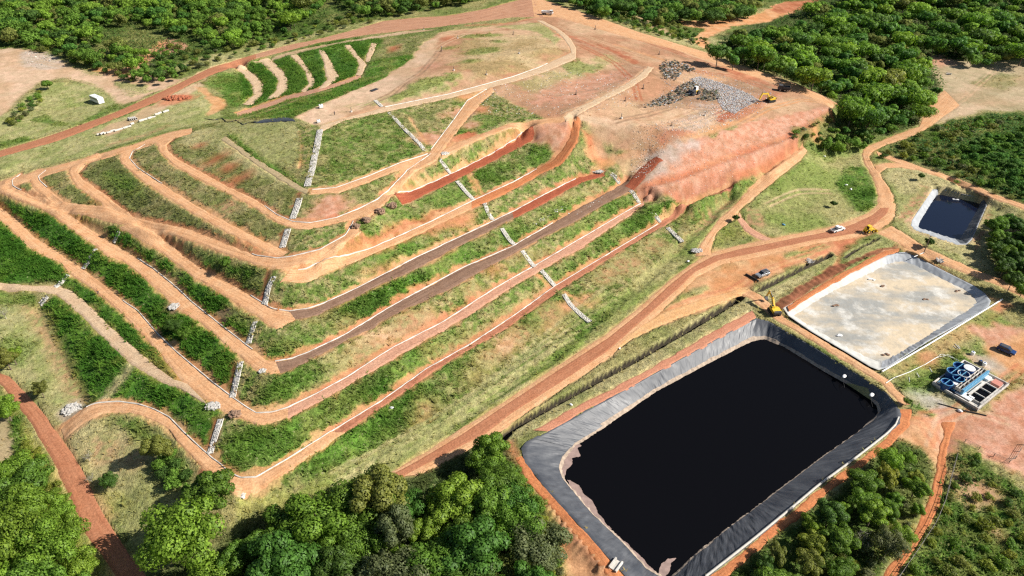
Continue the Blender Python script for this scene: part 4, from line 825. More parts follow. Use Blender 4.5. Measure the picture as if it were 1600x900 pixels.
def build_ponds():
    t1 = thing('pond_liner', (0, 0, 0), 0, 'black plastic sheet lining the banks of the biggest pond', 'pond liner')
    ring('bank_sheet', RIM1, WAT1, .85, WAT1Z, 1000, [-.1, 0, .06, .12, .2, .28, .36, .44, .52, .6, .68, .76, .84, .92, 1, 1.08, 1.2, 1.35], 'liner', t1, .2)
    def band(A, al, T):
        e = (fbm(al, al*0, .3, 71, 4)-.5)*.08; side = np.where((A > .2) & (A < 2.9), 1.0, np.where((A >= 2.9) | (A < -1.9), .4, .16))
        return 1.03-(.03+side[:, None]*(.2+e[:, None]*1.6))*(1-T)
    ring('scum_band', RIM1, WAT1, .85, WAT1Z, 900, np.linspace(0, 1, 6), 'scumline', t1, .2, .04, band)
    o = flat_poly('water', grow(WAT1, 1.5), WAT1Z, 'water'); tag(o, 'black leachate filling the biggest pond', 'water', kind='structure')
    for i, (pts, lab) in enumerate(((([868,728],[884,710],[903,692],[908,697],[902,703],[905,712],[893,716],[893,724],[884,734],[880,742],[872,738]), 'pink foam floating in the left corner of the black pond'),
        (([884,748],[893,752],[905,758],[912,772],[925,785],[945,812],[968,838],[990,858],[1012,880],[1030,893],[1020,898],[985,872],[955,845],[925,806],[900,772]), 'thin pink foam streak along the lower left bank of the black pond'),
        (([1032,892],[1036,880],[1044,874],[1056,871],[1050,880],[1042,894],[1036,900]), 'small patch of pink foam at the bottom corner of the black pond'))):
        P = np.array([un(p[0], p[1], WAT1Z)[:2] for p in pts]); P = resample(np.r_[P, P[:1]], 420)[:-1]
        P = P+np.c_[fbm(P[:, 0], P[:, 1], .22, 81, 6)-.5, fbm(P[:, 0], P[:, 1], .22, 87, 6)-.5]*2.4
        tag(flat_poly('foam', P, WAT1Z+.035+.01*i, 'foam'), lab, 'foam', kind='stuff')
    k = ground_lines('pond_kerb', np.array([un(x, y, .9)[:2] for x, y in [(1404,652),(1399,664),(1385,678),(1340,713),(1275,761),(1235,795),(1170,848),(1102,901)]]), .36, .18, 'concrete', zoff=.3)
    tag(k, 'white kerb along the lower right rim of the black pond', 'kerb')
    # emptied pond full of pale sediment
    FL2 = np.array([un(x, y, .35)[:2] for x, y in [(1241,493),(1300,456),(1388,413),(1400,409),(1412,408),(1430,415),(1505,452),(1518,460),(1526,470),(1520,480),(1440,530),(1384,562),(1374,565),(1362,561),(1330,545),(1272,513)]])
    t2 = thing('pond_liner', (0, 0, 0), 0, 'pale plastic sheet lining the banks of the emptied pond', 'pond liner')
    c2 = FL2.mean(0); a0 = math.atan2(*(np.array(un(1385,402,1.5)[:2])-c2)[::-1]); a1 = math.atan2(*(np.array(un(1228,488,1.5)[:2])-c2)[::-1]); a2 = math.atan2(*(np.array(un(1375,577,1.5)[:2])-c2)[::-1]); a3 = math.atan2(*(np.array(un(1546,470,1.5)[:2])-c2)[::-1])
    between = lambda A, p, q: ((A-p) % (2*math.pi)) <= ((q-p) % (2*math.pi))
    tt = [-.06, 0, .15, .3, .45, .6, .75, .9, 1, 1.12]
    ring('white_bank_sheet', RIM2, FL2, 1.6, .3, 500, tt, 'whiteliner', t2, .2, 0, None, lambda A: between(A, a0, a2))
    ring('grey_bank_sheet', RIM2, FL2, 1.6, .3, 500, tt, 'greyliner', t2, .25, 0, None, lambda A: ~between(A, a0, a2))
    gx_ = np.linspace(0, 1, 90); A = np.linspace(-math.pi, math.pi, 160, endpoint=False); R = rad(grow(FL2, 1.2), c2, A)
    X = c2[0]+np.outer(R*np.cos(A), gx_); Y = c2[1]+np.outer(R*np.sin(A), gx_); Zs = .34+(fbm(X, Y, .12, 91, 4)-.5)*.5*(1-gx_[None, :]**6)
    m = 90; F = grid_faces(161, m) % (160*m)
    o = npmesh('sediment', np.stack([X, Y, Zs], -1).reshape(-1, 3), F, 'sediment'); tag(o, 'dried grey and cream sediment on the floor of the emptied pond', 'sediment', kind='stuff')
    q = MB(); L = [un(1378,581,1.5), un(1450,539,1.5), un(1566,468,1.5)]; q.tube([(p[0], p[1], 1.62) for p in L], .22, 8)
    tag(q.build('white_pipe', 'hose'), 'long white pipe along the lower right edge of the emptied pond', 'pipe')
    q = MB(); q.tube([(*un(x, y, 2.)[:2], 2.2) for x, y in [(1428,402),(1444,395)]], .13, 8); tag(q.build('white_pipe', 'hose'), 'short white pipe at the top corner of the emptied pond, beside the pole', 'pipe')
    # small pond
    W3 = np.array([un(x, y, 1.1)[:2] for x, y in [(1463,305),(1449,327),(1437,347),(1435,354),(1440,357),(1492,373),(1499,375),(1503,370),(1530,323),(1531,317),(1524,313),(1470,303)]])
    t3 = thing('pond_liner', (0, 0, 0), 0, 'pale plastic sheet lining the banks of the small dark pond', 'pond liner')
    ring('bank_sheet', RIM3, W3, 2.9, 1.1, 400, [-.08, 0, .12, .25, .4, .55, .7, .85, 1, 1.15, 1.3], 'greyliner', t3, .2)
    c3 = W3.mean(0); b0 = math.atan2(*(np.array(un(1500,380,2.8)[:2])-c3)[::-1]); b1 = math.atan2(*(np.array(un(1534,312,2.8)[:2])-c3)[::-1])
    ring('dark_bank_sheet', RIM3, W3, 2.9, 1.1, 400, [-.02, 0, .12, .25, .4, .55, .7, .85, 1, 1.15, 1.3], 'liner', t3, .2, .04, None, lambda A: between(A, b0, b1))
    tag(flat_poly('water', grow(W3, .8), 1.1, 'water_small'), 'dark blue liquid in the small square pond', 'water', kind='structure')
    p = un(1493, 312, 1.2); t = thing('float', (p[0], p[1], 1.1), -.25, 'white float on the small dark pond', 'float')
    MB().box((0, 0, .15), (2.2, .7, .4), bev=.12).build('float_body', 'whitepaint', t); MB().box((0, 0, .42), (.5, .4, .2), bev=.05).build('pump', 'darkgrey', t)
    # sheet weights on the far bank of the big pond
    for (x, y, l) in ((1319,588,'upper'), (1362,617,'lower')):
        p = un(x, y, -.6); t = thing('sandbag', (p[0], p[1], -.75), .8, l+' of the two white sandbags on the right bank of the black pond', 'sandbag', 'sandbags on the pond bank')
        MB().lump((0, 0, .25), (.95, .5, .28), 2, .08).build('bag', 'whitepaint', t, True); MB().tube([(-.9, 0, .3), (-2.3, -.8, .1), (-3.6, -1.7, -.3)], .05, 6).build('rope', 'black', t)
    p = at(962, 884); t = thing('outlet_box', p, .9, 'concrete outlet box on the lower left rim of the black pond', 'outlet box')
    MB().box((0, .7, .3), (2.6, .35, .6), bev=.04).build('side_wall', 'whiteconc', t); MB().box((0, -.7, .3), (2.6, .35, .6), bev=.04).build('side_wall', 'whiteconc', t); MB().box((0, 0, .12), (2.3, 1.0, .2)).build('channel_floor', 'concrete', t)
build_ponds()

# ------------------------------------------------------------------ gutters and stone chutes
GL = ['round the corner of the lowest terrace path', 'along the straight part of the lowest terrace path', 'along the second terrace path from the bottom', 'round the left turn of the second terrace path', 'along the third, brown terrace path', 'beside the orange left arm of the third terrace path',
      'beside the dark red stretch of the fourth terrace path', 'along the brown stretch of the fourth terrace path', 'at the left corner of the fourth terrace path', 'beside the dark red bench under the path junction', 'beside the red upper end of the fifth terrace path', 'along the orange lower part of the fifth terrace path', 'round the corner where the haul path splits below the stone chute',
      'curving round the far left end of the sixth terrace path', 'along the path that climbs right to the path junction', 'below the brightest green slope under the plateau', 'beside the steep orange road climbing onto the plateau', 'along the pale track below the plateau dome', 'curving round the second small bench at the far left', 'curving round the first small bench at the far left']
gi = 0
for s in ST:
    if not s['gut']: continue
    a, b = s['gut']; U = resample(s['U'], 400)[int(a*399):int(b*399)+1, :2]
    o = ground_lines('gutter', U, .24, .1, 'whiteconc'); tag(o, 'thin white concrete gutter '+GL[gi], 'gutter', 'gutters along the terrace paths'); gi += 1
ORD = ['first', 'second', 'third', 'fourth', 'fifth', 'sixth', 'seventh', 'eighth', 'ninth', 'tenth', 'eleventh', 'twelfth', 'thirteenth', 'fourteenth', 'fifteenth', 'sixteenth']
def chute(px, w, label, mat='stone', dens=5., kerb=True):
    Wd = hits(px); L = np.hypot(*np.diff(Wd, axis=0).T).sum(); Q = resample(Wd, max(4, int(L/.5)))
    c = (*Q[0], hz(*Q[0])); t = thing('stone_chute', c, 0, label, 'drain', 'stone drainage chutes down the terraces')
    q = MB(); d = (Q[-1]-Q[0])/np.linalg.norm(Q[-1]-Q[0]); nr = np.array([-d[1], d[0]])
    for k in range(int(L*w*dens)):
        f = random.random()*(len(Q)-1); i = int(f); p = Q[i]+(Q[min(i+1, len(Q)-1)]-Q[i])*(f-i)+nr*random.uniform(-w/2, w/2)
        r = random.uniform(.15, .32); q.lump((p[0]-c[0], p[1]-c[1], hz(*p)+.08-c[2]), (r, r, r*.75), 1, .25)
    q.build('rock_lumps', mat, t)  # loose rock lumps strewn along the chute
    if kerb:
        for sg in (-1, 1):
            o = ground_lines('edge_kerb', Q+nr*sg*(w/2+.1), .22, .16, 'concrete', t, 0); o.location = (-c[0], -c[1], -c[2])
    bd = ground_lines('bed', Q, w, .09, 'concrete', t); bd.location = (-c[0], -c[1], -c[2])
for i, (px, w) in enumerate((([(500,203),(496,225),(488,262),(480,291)], 1.7), ([(468,310),(457,342)], 1.5), ([(450,358),(441,387)], 1.4), ([(428,433),(419,450),(413,476)], 1.2), ([(398,503),(388,537)], 1.1), ([(376,566),(363,621)], 1.1), ([(345,655),(337,680),(328,709)], 1.0), ([(316,743),(307,764)], 1.0))):
    chute(px, w, ORD[i]+' stone chute from the top down the left corner of the terraces', 'stone', 10)
for i, px in enumerate(([(586,157),(597,167)], [(608,176),(630,200),(655,224),(664,236)], [(688,250),(704,271)], [(714,283),(728,300),(740,312)], [(757,318),(763,333),(770,344)], [(784,357),(795,374),(803,382)], [(816,392),(836,417)], [(846,423),(867,447)], [(881,460),(890,475),(902,487),(922,503)])):
    chute(px, 1.0, ORD[i]+' pale chute from the top in the line down the middle of the front slope', 'concrete', 9)
for i, px in enumerate(([(955,272),(968,287)], [(985,298),(999,317)], [(1018,330),(1032,347)], [(1043,356),(1066,378)])):
    chute(px, 1.1, ORD[i]+' pale chute from the top in the line at the right end of the terraces', 'concrete', 9)
for px, l in (([(186,361),(177,379)], 'rough stone chute between the fourth and fifth paths at the far left'), ([(150,389),(138,408),(130,420)], 'rough stone chute crossing the dark green slope left of the third path'), ([(108,430),(95,442),(86,449)], 'rough stone chute ending at the pale path junction on the far left'), ([(74,463),(63,477)], 'lowest rough stone chute at the far left, below the pale path')):
    chute(px, 1.6, l, 'stone', 4, False)

# ------------------------------------------------------------------ heaps, litter
def heap(name, px, r, n, mat, label, cat, group=None, size=(.2, .6), h=1.0):
    c = at(*px); t = MB()
    t.lump((0, 0, 0), (r[0]*.85, r[1]*.85, h*.6), 3, .06)
    for k in range(n):
        a = random.random()*6.283; q = random.random()**.6; s = random.uniform(*size)
        t.lump((math.cos(a)*q*r[0], math.sin(a)*q*r[1], h*.6*math.sqrt(max(0, 1-q*q*.95))), (s, s*random.uniform(.7, 1.2), s*.7), 1, .3)
    o = t.build(name, mat); o.location = c; tag(o, label, cat, group); return o
heap('rubble_pile', (112,640), (2.2,2.2), 130, 'stone', 'pale rubble pile beside the lowest left path, near the asphalt road', 'rubble pile', None, (.12,.4), .8)
heap('rubble_pile', (332,635), (1.8,1.4), 90, 'stone', 'pale rubble pile where the left paths meet at the corner', 'rubble pile', None, (.12,.35), .6)
heap('rubble_pile', (272,479), (1.5,1.5), 60, 'stone', 'small pale rubble pile on the orange left arm of the third path', 'rubble pile', None, (.12,.35), .5)
heap('rubble_pile', (410,580), (1.,.8), 40, 'stone', 'white rubble at the outer corner of the third path', 'rubble pile', None, (.12,.3), .4)
heap('rubble_pile', (1088,392), (1.9,1.5), 70, 'stone', 'grey rock pile at the foot of the right chutes, by the dirt track', 'rubble pile', None, (.15,.45), .6)
heap('rubble_pile', (934,268), (2.2,1.6), 70, 'stone', 'white rubble patch at the upper end of the fourth path', 'rubble pile', None, (.12,.35), .4)
heap('rubble_pile', (695,240), (1.6,1.2), 40, 'whiteconc', 'white rubble at the path junction above the red bench', 'rubble pile', None, (.15,.4), .4)
heap('rubble_pile', (378,775), (.8,.6), 16, 'whiteconc', 'white rubble below the corner of the lowest path', 'rubble pile', None, (.12,.3), .3)
heap('soil_heap', (277,154), (6,2.6), 90, 'redsoil', 'dark red soil heap on the verge of the upper asphalt road', 'soil heap', None, (.3,.8), 1.6)
for px, r, l in (((612,322),(1.9,1.6),'topmost'), ((594,331),(1.7,1.5),'second'), ((572,345),(1.5,1.3),'third'), ((556,355),(1.3,1.1),'lowest')):
    heap('soil_heap', px, r, 50, 'soil', l+' of the brown soil heaps below the haul path junction', 'soil heap', 'soil heaps by the junction', (.15,.45), 1.5)
heap('soil_heap', (368,648), (1.7,1.2), 40, 'soil', 'brown soil heap inside the bend of the second path', 'soil heap', None, (.15,.4), 1.2)
def debris(name, pts, n, sz, cols, label, cat, hh=.5, kind='stuff'):
    W = hits(pts); V = []; F = []; C = []
    x0, y0 = W.min(0); x1, y1 = W.max(0); k = 0
    while k < n:
        p = np.array([random.uniform(x0, x1), random.uniform(y0, y1)])
        if not inpoly(p[:1], p[1:], W)[0]: continue
        s = random.uniform(*sz); z = hz(*p)+random.random()**2*hh+.05; b = len(V)
        a = random.random()*6.3; tl = random.uniform(-.6, .6); u = Vector((math.cos(a), math.sin(a), tl*.6))*s; w = Vector((-math.sin(a), math.cos(a), random.uniform(-.5, .5)))*s*random.uniform(.4, 1)
        o = Vector((p[0], p[1], z)); V += [o-u-w, o+u-w*.8, o+u*.9+w, o-u+w, o+Vector((0, 0, s*.5))]; F += [(b, b+1, b+4), (b+1, b+2, b+4), (b+2, b+3, b+4), (b+3, b, b+4)]
        c = random.choice(cols); g = random.uniform(.7, 1.15); C += [[min(.85, q*g) for q in c]]*5; k += 1
    o = npmesh(name, V, F, 'bits', col=np.array(C), smooth=False); tag(o, label, cat, kind=kind); return o
GREYS = [(.6,.61,.63),(.7,.7,.69),(.52,.54,.57),(.4,.41,.43),(.62,.58,.5),(.16,.16,.16),(.25,.33,.45),(.5,.34,.26),(.33,.23,.16),(.08,.08,.08),(.66,.64,.6)]
debris('litter', [(1078,124),(1092,120),(1115,126),(1150,138),(1172,148),(1186,157),(1172,164),(1160,170),(1148,178),(1130,172),(1122,160),(1118,148),(1098,138)], 13000, (.06,.19), GREYS, 'grey and white refuse carpet spread on the tipping plateau', 'refuse', .3)
debris('litter', [(990,200),(1060,185),(1120,165),(1180,165),(1130,200),(1050,228),(1010,275),(985,280)], 1500, (.06,.2), [(.6,.56,.5),(.5,.45,.38),(.7,.68,.62),(.3,.25,.2)], 'pale scattered litter between the tipping plateau and the terraces', 'litter', .2)
debris('litter', [(1000,300),(1030,255),(1110,220),(1180,195),(1290,170),(1250,215),(1140,285),(1050,305)], 900, (.06,.16), [(.6,.5,.42),(.66,.55,.47),(.4,.2,.13),(.7,.66,.6)], 'stones and litter bits scattered over the raw red slope', 'litter', .1)
debris('litter', [(740,150),(850,110),(990,110),(1000,165),(900,180),(770,180)], 900, (.08,.25), [(.6,.56,.5),(.4,.33,.25),(.7,.66,.6)], 'small stones scattered over the pale plateau', 'litter', .1)
debris('litter', [(838,352),(860,340),(885,325),(880,320),(850,338),(832,350)], 45, (.12,.28), [(.62,.6,.56),(.5,.48,.44)], 'white stones strung along the slope above the brown path', 'stones', .1)
debris('litter', [(880,338),(940,308),(950,312),(900,336)], 26, (.1,.22), [(.6,.58,.54),(.5,.48,.44)], 'white stones along the outer edge of the brown path', 'stones', .1)
debris('litter', [(40,80),(85,86),(95,100),(60,108),(35,98)], 130, (.1,.35), [(.5,.46,.4),(.6,.55,.48)], 'pale stones on the bare mound at the far left', 'stones', .3)
debris('litter', [(1040,118),(1100,110),(1180,132),(1215,152),(1180,180),(1130,195),(1080,175),(1020,170)], 1500, (.06,.22), GREYS, 'loose pale litter scattered round the refuse carpet', 'litter', .15)
DK = [(.045,.045,.035),(.08,.08,.05),(.14,.12,.08),(.3,.28,.24),(.07,.08,.035),(.2,.16,.11),(.03,.03,.03)]
debris('rubble', [(1030,108),(1040,95),(1055,96),(1085,108),(1086,114),(1068,113),(1055,126),(1035,124)], 620, (.15,.6), DK+GREYS[3:4], 'dark rubble and broken vegetation heaped on the plateau', 'rubble', 1.0)
debris('rubble', [(1005,166),(1030,154),(1055,140),(1075,128),(1088,128),(1100,140),(1080,150),(1045,164),(1012,169)], 700, (.15,.55), DK+GREYS[3:4], 'long dark ridge of rubble beside the dark compactor', 'rubble', .9)
debris('rubble', [(1100,140),(1122,143),(1126,155),(1108,158),(1090,155)], 260, (.2,.6), DK+[(.28,.2,.12)], 'brown churned rubble left of the refuse carpet', 'rubble', .8)

# ------------------------------------------------------------------ vehicles, machines, people
def wheel(t, x, y, r, w, rim='steel', name='wheel'):
    o = MB().tube([(x, y-w/2, r), (x, y-w/2*.9, r), (x, y+w/2*.9, r), (x, y+w/2, r)], [r*.9, r, r, r*.9], 16).build(name, 'black', t)
    if rim: MB().tube([(x, y-w/2-.02, r), (x, y+w/2+.02, r)], r*.55, 12).build('rim', rim, o)
def lights(t, x, ys, z, mat='whitepaint', name='headlight'):
    for y in ys: MB().box((x, y, z), (.08, .34, .16), bev=.03).build(name, mat, t)
def pickup(px, to, lab, paint='whitepaint', dbl=True, ln=5.3):
    p = at(*px, .08); t = thing('pickup_truck', p, heading(px, to), lab, 'pickup truck')
    h = ln/2
    MB().prism([(-h, .5), (-h, .98), (.35, 1.02), (h-.15, .95), (h, .75), (h, .45), (h-.5, .38), (-h+.3, .38)], -.9, .9).build('body', paint, t)
    cb = MB().prism([(-.75, 1.0), (-.6, 1.72), (.65, 1.74), (1.35, 1.0)], -.8, .8).build('cab', paint, t)
    MB().prism([(-.68, 1.1), (-.58, 1.6), (.62, 1.62), (1.2, 1.1)], -.82, .82).build('side_window', 'glass', cb)
    MB().prism([(.75, 1.66), (1.36, 1.05), (1.38, 1.07), (.77, 1.68)], -.7, .7).build('windscreen', 'glass', cb)
    MB().box((-1.62, 0, 1.0), (1.75, 1.5, .1)).build('load_bed', 'darkgrey', t)
    for sx in (-1.6, 1.65):
        for sy in (-.82, .82): wheel(t, sx, sy, .38, .26)
    lights(t, h, (-.65, .65), .8); lights(t, -h, (-.7, .7), .85, 'redpaint', 'tail_light')
    MB().box((h, 0, .55), (.16, 1.7, .22), bev=.04).build('bumper', 'darkgrey', t); return t
pickup((1308,361), (1330,354), 'white pickup truck driving on the main red road')
def suv(px, to, lab, paint, ln=4.6, name='car', cat='car'):
    p = at(*px, .06); t = thing(name, p, heading(px, to), lab, cat); h = ln/2
    MB().prism([(-h, .45), (-h, 1.0), (.9, 1.05), (h-.1, .92), (h, .7), (h, .42), (h-.4, .36), (-h+.4, .36)], -.9, .9).build('body', paint, t)
    c = MB().prism([(-h+.08, 1.0), (-h+.35, 1.66), (.35, 1.7), (1.1, 1.02)], -.78, .78).build('cabin', paint, t)
    MB().prism([(-h+.2, 1.1), (-h+.4, 1.55), (.3, 1.58), (.98, 1.1)], -.8, .8).build('side_window', 'glass', c)
    MB().prism([(.42, 1.64), (1.1, 1.06), (1.12, 1.08), (.44, 1.66)], -.68, .68).build('windscreen', 'glass', c)
    MB().prism([(-h+.04, 1.08), (-h+.3, 1.6), (-h+.27, 1.61), (-h+.01, 1.09)], -.66, .66).build('rear_window', 'glass', c)
    MB().box((-.7, 0, 1.71), (1.9, 1.25, .05), bev=.02).build('roof_rails', 'darkgrey', c)
    for sx in (-1.4, 1.4):
        for sy in (-.82, .82): wheel(t, sx, sy, .36, .24)
    lights(t, h, (-.65, .65), .78); lights(t, -h, (-.7, .7), .9, 'redpaint', 'tail_light'); return t
suv((1191,431), (1168,441), 'silver car with dark windows parked on the orange lot by the grassy bank', 'silver')
suv((1571,550), (1585,556), 'dark blue car parked on the bare earth right of the treatment plant', 'carblue', 4.3)
def truck(px, to, lab, mat, dump=True, ln=7.0, name='truck', bed='whitepaint'):
    p = at(*px, .05); t = thing(name, p, heading(px, to), lab, 'truck'); h = ln/2
    MB().box((0, 0, .85), (ln, .9, .3)).build('chassis', 'darkgrey', t)
    c = MB().prism([(h-1.9, .7), (h-1.9, 2.5), (h-.4, 2.55), (h, 1.6), (h, .7)], -1.15, 1.15).build('cab', mat, t)
    MB().prism([(h-.34, 2.4), (h+.02, 1.62), (h+.04, 1.64), (h-.3, 2.42)], -1.0, 1.0).build('windscreen', 'glass', c); MB().box((h-1.05, 0, 1.95), (.9, 2.34, .6), bev=.05).build('side_window', 'glass', c)
    b = MB(); x0, x1 = -h, h-2.1
    b.box(((x0+x1)/2, 0, 1.15), (x1-x0, 2.3, .14)); b.box(((x0+x1)/2, 1.13, 1.6), (x1-x0, .1, .95)); b.box(((x0+x1)/2, -1.13, 1.6), (x1-x0, .1, .95)); b.box((x1, 0, 1.7), (.1, 2.16, 1.1)); b.box((x0+.05, 0, 1.6), (.1, 2.16, .9))
    for q in np.linspace(x0+.4, x1-.4, 5):
        for sg in (-1, 1): b.box((q, sg*1.2, 1.6), (.1, .08, .95))
    b.build('cargo_bed', bed, t)
    for sx in (-h+.9, -h+2.1, h-1.1):
        for sy in (-1, 1): wheel(t, sx, sy, .5, .34)
    lights(t, h, (-.85, .85), .95); return t
truck((855,23), (872,24), 'white dump truck on the far rim of the plateau', 'whitepaint', ln=6.6)
truck((1224,142), (1205,139), 'dark dump truck parked near the plateau edge beside the raw red face', 'darkgrey', ln=5.2, bed='darkgrey')
def bus(px, to, lab):
    p = at(*px, .05); t = thing('bus', p, heading(px, to), lab, 'bus'); h = 3.9
    MB().prism([(-h, .4), (-h, 2.45), (-h+.3, 2.75), (h-.5, 2.75), (h, 2.2), (h, .4)], -1.2, 1.2).build('body', 'whitepaint', t)
    for k in range(5):
        for sg in (-1, 1): MB().box((-3.0+1.35*k, sg*1.2, 1.95), (1.15, .06, .7), bev=.02).build('side_window', 'glass', t)
    MB().prism([(h-.44, 2.62), (h+.01, 1.5), (h+.04, 1.52), (h-.41, 2.64)], -1.05, 1.05).build('windscreen', 'glass', t); MB().box((-h, 0, 2.0), (.06, 1.9, .6)).build('rear_window', 'glass', t)
    MB().box((-.5, 0, 2.8), (1.6, 1.1, .2), bev=.05).build('roof_vent', 'whitepaint', t); MB().box((1.5, 0, 2.79), (.7, .7, .14), bev=.04).build('roof_vent', 'greyliner', t)
    for sx in (-2.4, 2.3):
        for sy in (-1.05, 1.05): wheel(t, sx, sy, .46, .3)
    lights(t, h, (-.9, .9), .8); return t
bus((153,160), (170,166), 'white bus parked on the mown field at the upper left')
def excavator(px, to, lab, angs, sc=1.0):
    p = at(*px, .05); t = thing('excavator', p, heading(px, to), lab, 'excavator'); t.scale = (sc,)*3
    for sy in (-1.15, 1.15):
        tr = MB().prism([(-2.0, .25), (-1.8, .05), (1.8, .05), (2.0, .25), (2.0, .65), (1.75, .9), (-1.75, .9), (-2.0, .65)], sy-.3, sy+.3).build('track', 'black', t)
        q = MB()
        for k in range(18): q.box((-1.8+k*.21, sy, .92), (.09, .66, .06))
        q.build('track_shoes', 'darkgrey', tr)
    MB().box((0, 0, .8), (1.8, 1.8, .5)).build('undercarriage', 'darkgrey', t)
    MB().prism([(-2.2, 1.1), (-2.35, 1.4), (-2.3, 2.0), (-.2, 2.1), (.9, 1.8), (.9, 1.1)], -1.3, 1.3).build('house', 'yellow', t)
    MB().box((-2.0, 0, 1.55), (.9, 2.6, .95), bev=.15).build('counterweight', 'darkgrey', t)
    c = MB().prism([(-.5, 1.5), (-.45, 2.75), (.85, 2.75), (1.3, 1.9), (1.3, 1.2), (.2, 1.2)], .35, 1.25).build('cab', 'yellow', t)
    MB().prism([(-.3, 1.9), (-.3, 2.6), (.8, 2.6), (1.18, 1.9)], .33, 1.27).build('cab_window', 'glass', c); MB().box((.25, .8, 2.78), (1.0, .6, .05)).build('roof_hatch', 'glass', c)
    (b1, b2, s1, k1) = angs
    def bar(name, pts, w, th, mat='yellow'):
        q = MB()
        for (a, b, t0, t1) in zip(pts[:-1], pts[1:], th[:-1], th[1:]):
            d = (Vector(b)-Vector(a)).normalized(); n = Vector((-d.z, 0, d.x)); A, B = Vector(a), Vector(b)
            V = [A+n*t0/2+Vector((0, -w/2, 0)), A-n*t0/2+Vector((0, -w/2, 0)), B-n*t1/2+Vector((0, -w/2, 0)), B+n*t1/2+Vector((0, -w/2, 0))]; V += [v+Vector((0, w, 0)) for v in V]
            q.add(V, [(0, 1, 2, 3), (7, 6, 5, 4), (0, 4, 5, 1), (1, 5, 6, 2), (2, 6, 7, 3), (3, 7, 4, 0)])
        return q.build(name, mat, t)
    P0 = Vector((.7, -.15, 1.6)); pl = lambda p, a, l: p+Vector((math.cos(a)*l, 0, math.sin(a)*l))
    P1 = pl(P0, b1, 2.8); P2 = pl(P1, b2, 3.1); P3 = pl(P2, s1, 2.8); P4 = pl(P3, k1, .5)
    bar('boom', [P0, P1, P2], .5, [.55, .8, .45]); bar('stick', [pl(P2, s1, -.5), P2, P3], .4, [.35, .6, .3])
    bar('cylinder', [P0+Vector((.3, .3, -.3)), P1+Vector((.3, .3, -.2))], .16, [.2, .14], 'steel'); bar('cylinder', [P1+Vector((.1, 0, .5)), pl(P2, s1, -.5)], .16, [.2, .14], 'steel')
    k = MB(); d = k1; u = Vector((math.cos(d), 0, math.sin(d))); v = Vector((-u.z, 0, u.x))
    ring_ = [P3+v*.45, P3+u*.5+v*.55, P3+u*1.1+v*.2, P3+u*1.25-v*.35, P3+u*.9-v*.1, P3+u*.35+v*.1]
    k.prism([(q.x, q.z) for q in ring_], -.65, .35)
    for j in range(4): k.box((ring_[3].x, -.55+.28*j, ring_[3].z), (.3, .1, .1))
    k.build('bucket', 'darkgrey', t); return t
excavator((1209,489), (1188,459), 'yellow excavator with raised boom at the corner between the two large ponds', (.75, .25, -1.15, -2.2), .9)
excavator((1203,159), (1183,162), 'yellow excavator reaching into the refuse carpet on the plateau', (1.0, .1, -1.1, -2.0), .95)
def loader(px, to, lab):
    p = at(*px, .05); t = thing('backhoe_loader', p, heading(px, to), lab, 'loader')
    MB().prism([(-1.6, .6), (-1.6, 1.3), (.2, 1.35), (1.7, 1.15), (1.8, .6)], -.6, .6).build('body', 'yellow', t)
    c = MB().box((-.45, 0, 1.95), (1.3, 1.35, 1.25), taper=.85, bev=.05).build('cab', 'yellow', t); MB().box((-.45, 0, 1.98), (1.36, 1.2, .75), taper=.88).build('cab_window', 'glass', c); MB().box((-.45, 0, 2.6), (1.35, 1.4, .1), bev=.03).build('cab_roof', 'yellow', c)
    for sy in (-.8, .8): wheel(t, -.95, sy, .7, .42, 'yellow'); wheel(t, 1.15, sy, .46, .34, 'yellow')
    for sy in (-.55, .55): MB().tube([(.9, sy, 1.3), (2.0, sy, 1.0), (2.5, sy, .6)], .1, 6).build('lift_arm', 'yellow', t)
    MB().prism([(2.4, .15), (2.45, .95), (2.6, .9), (2.7, .3), (3.2, .12)], -1.1, 1.1).build('front_bucket', 'yellow', t)
    MB().tube([(-1.6, 0, 1.0), (-2.1, 0, 2.6), (-2.8, 0, 1.6), (-2.9, 0, .8)], [.18, .17, .15, .12], 6).build('rear_arm', 'yellow', t); MB().box((-2.9, 0, .55), (.5, .6, .5), taper=.8, bev=.05).build('rear_bucket', 'darkgrey', t); return t
loader((1357,363), (1372,359), 'yellow backhoe loader at the road edge above the pale emptied pond')
def compactor(px, to, lab):
    p = at(*px, .05); t = thing('compactor', p, heading(px, to), lab, 'compactor')
    MB().box((.9, 0, 1.3), (2.2, 1.7, 1.0), bev=.12).build('engine_hood', 'darkgrey', t); MB().box((-1.2, 0, 1.2), (1.7, 1.8, .9), bev=.1).build('rear_body', 'yellow', t)
    c = MB().box((-.9, 0, 2.4), (1.5, 1.5, 1.5), taper=.9, bev=.06).build('cab', 'whitepaint', t); MB().box((-.9, 0, 2.5), (1.54, 1.3, .8), taper=.95).build('cab_window', 'glass', c)
    for sx in (-1.5, 1.5):
        for sy in (-1.25, 1.25):
            q = MB().tube([(sx, sy-.4, .8), (sx, sy+.4, .8)], .75, 16)
            for k in range(10):
                for j in (-.25, .05, .3): a = k*math.pi/5+j; q.box((sx+math.cos(a)*.8, sy+j, .8+math.sin(a)*.8), (.16, .16, .16), 0, -a)
            q.build('drum', 'darkgrey', t)
    MB().prism([(2.6, .2), (2.75, 1.0), (2.9, 1.5), (3.0, 1.5), (2.85, .9), (2.8, .15)], -1.7, 1.7).build('blade', 'darkgrey', t)
    for sy in (-.7, .7): MB().tube([(1.6, sy, .9), (2.8, sy, .7)], .1, 6).build('blade_arm', 'darkgrey', t)
    MB().tube([(1.4, .5, 1.8), (1.4, .5, 2.5)], .08, 8).build('exhaust', 'black', t); return t
compactor((1084,147), (1070,150), 'dark compactor with a white cab working among the rubble ridge')

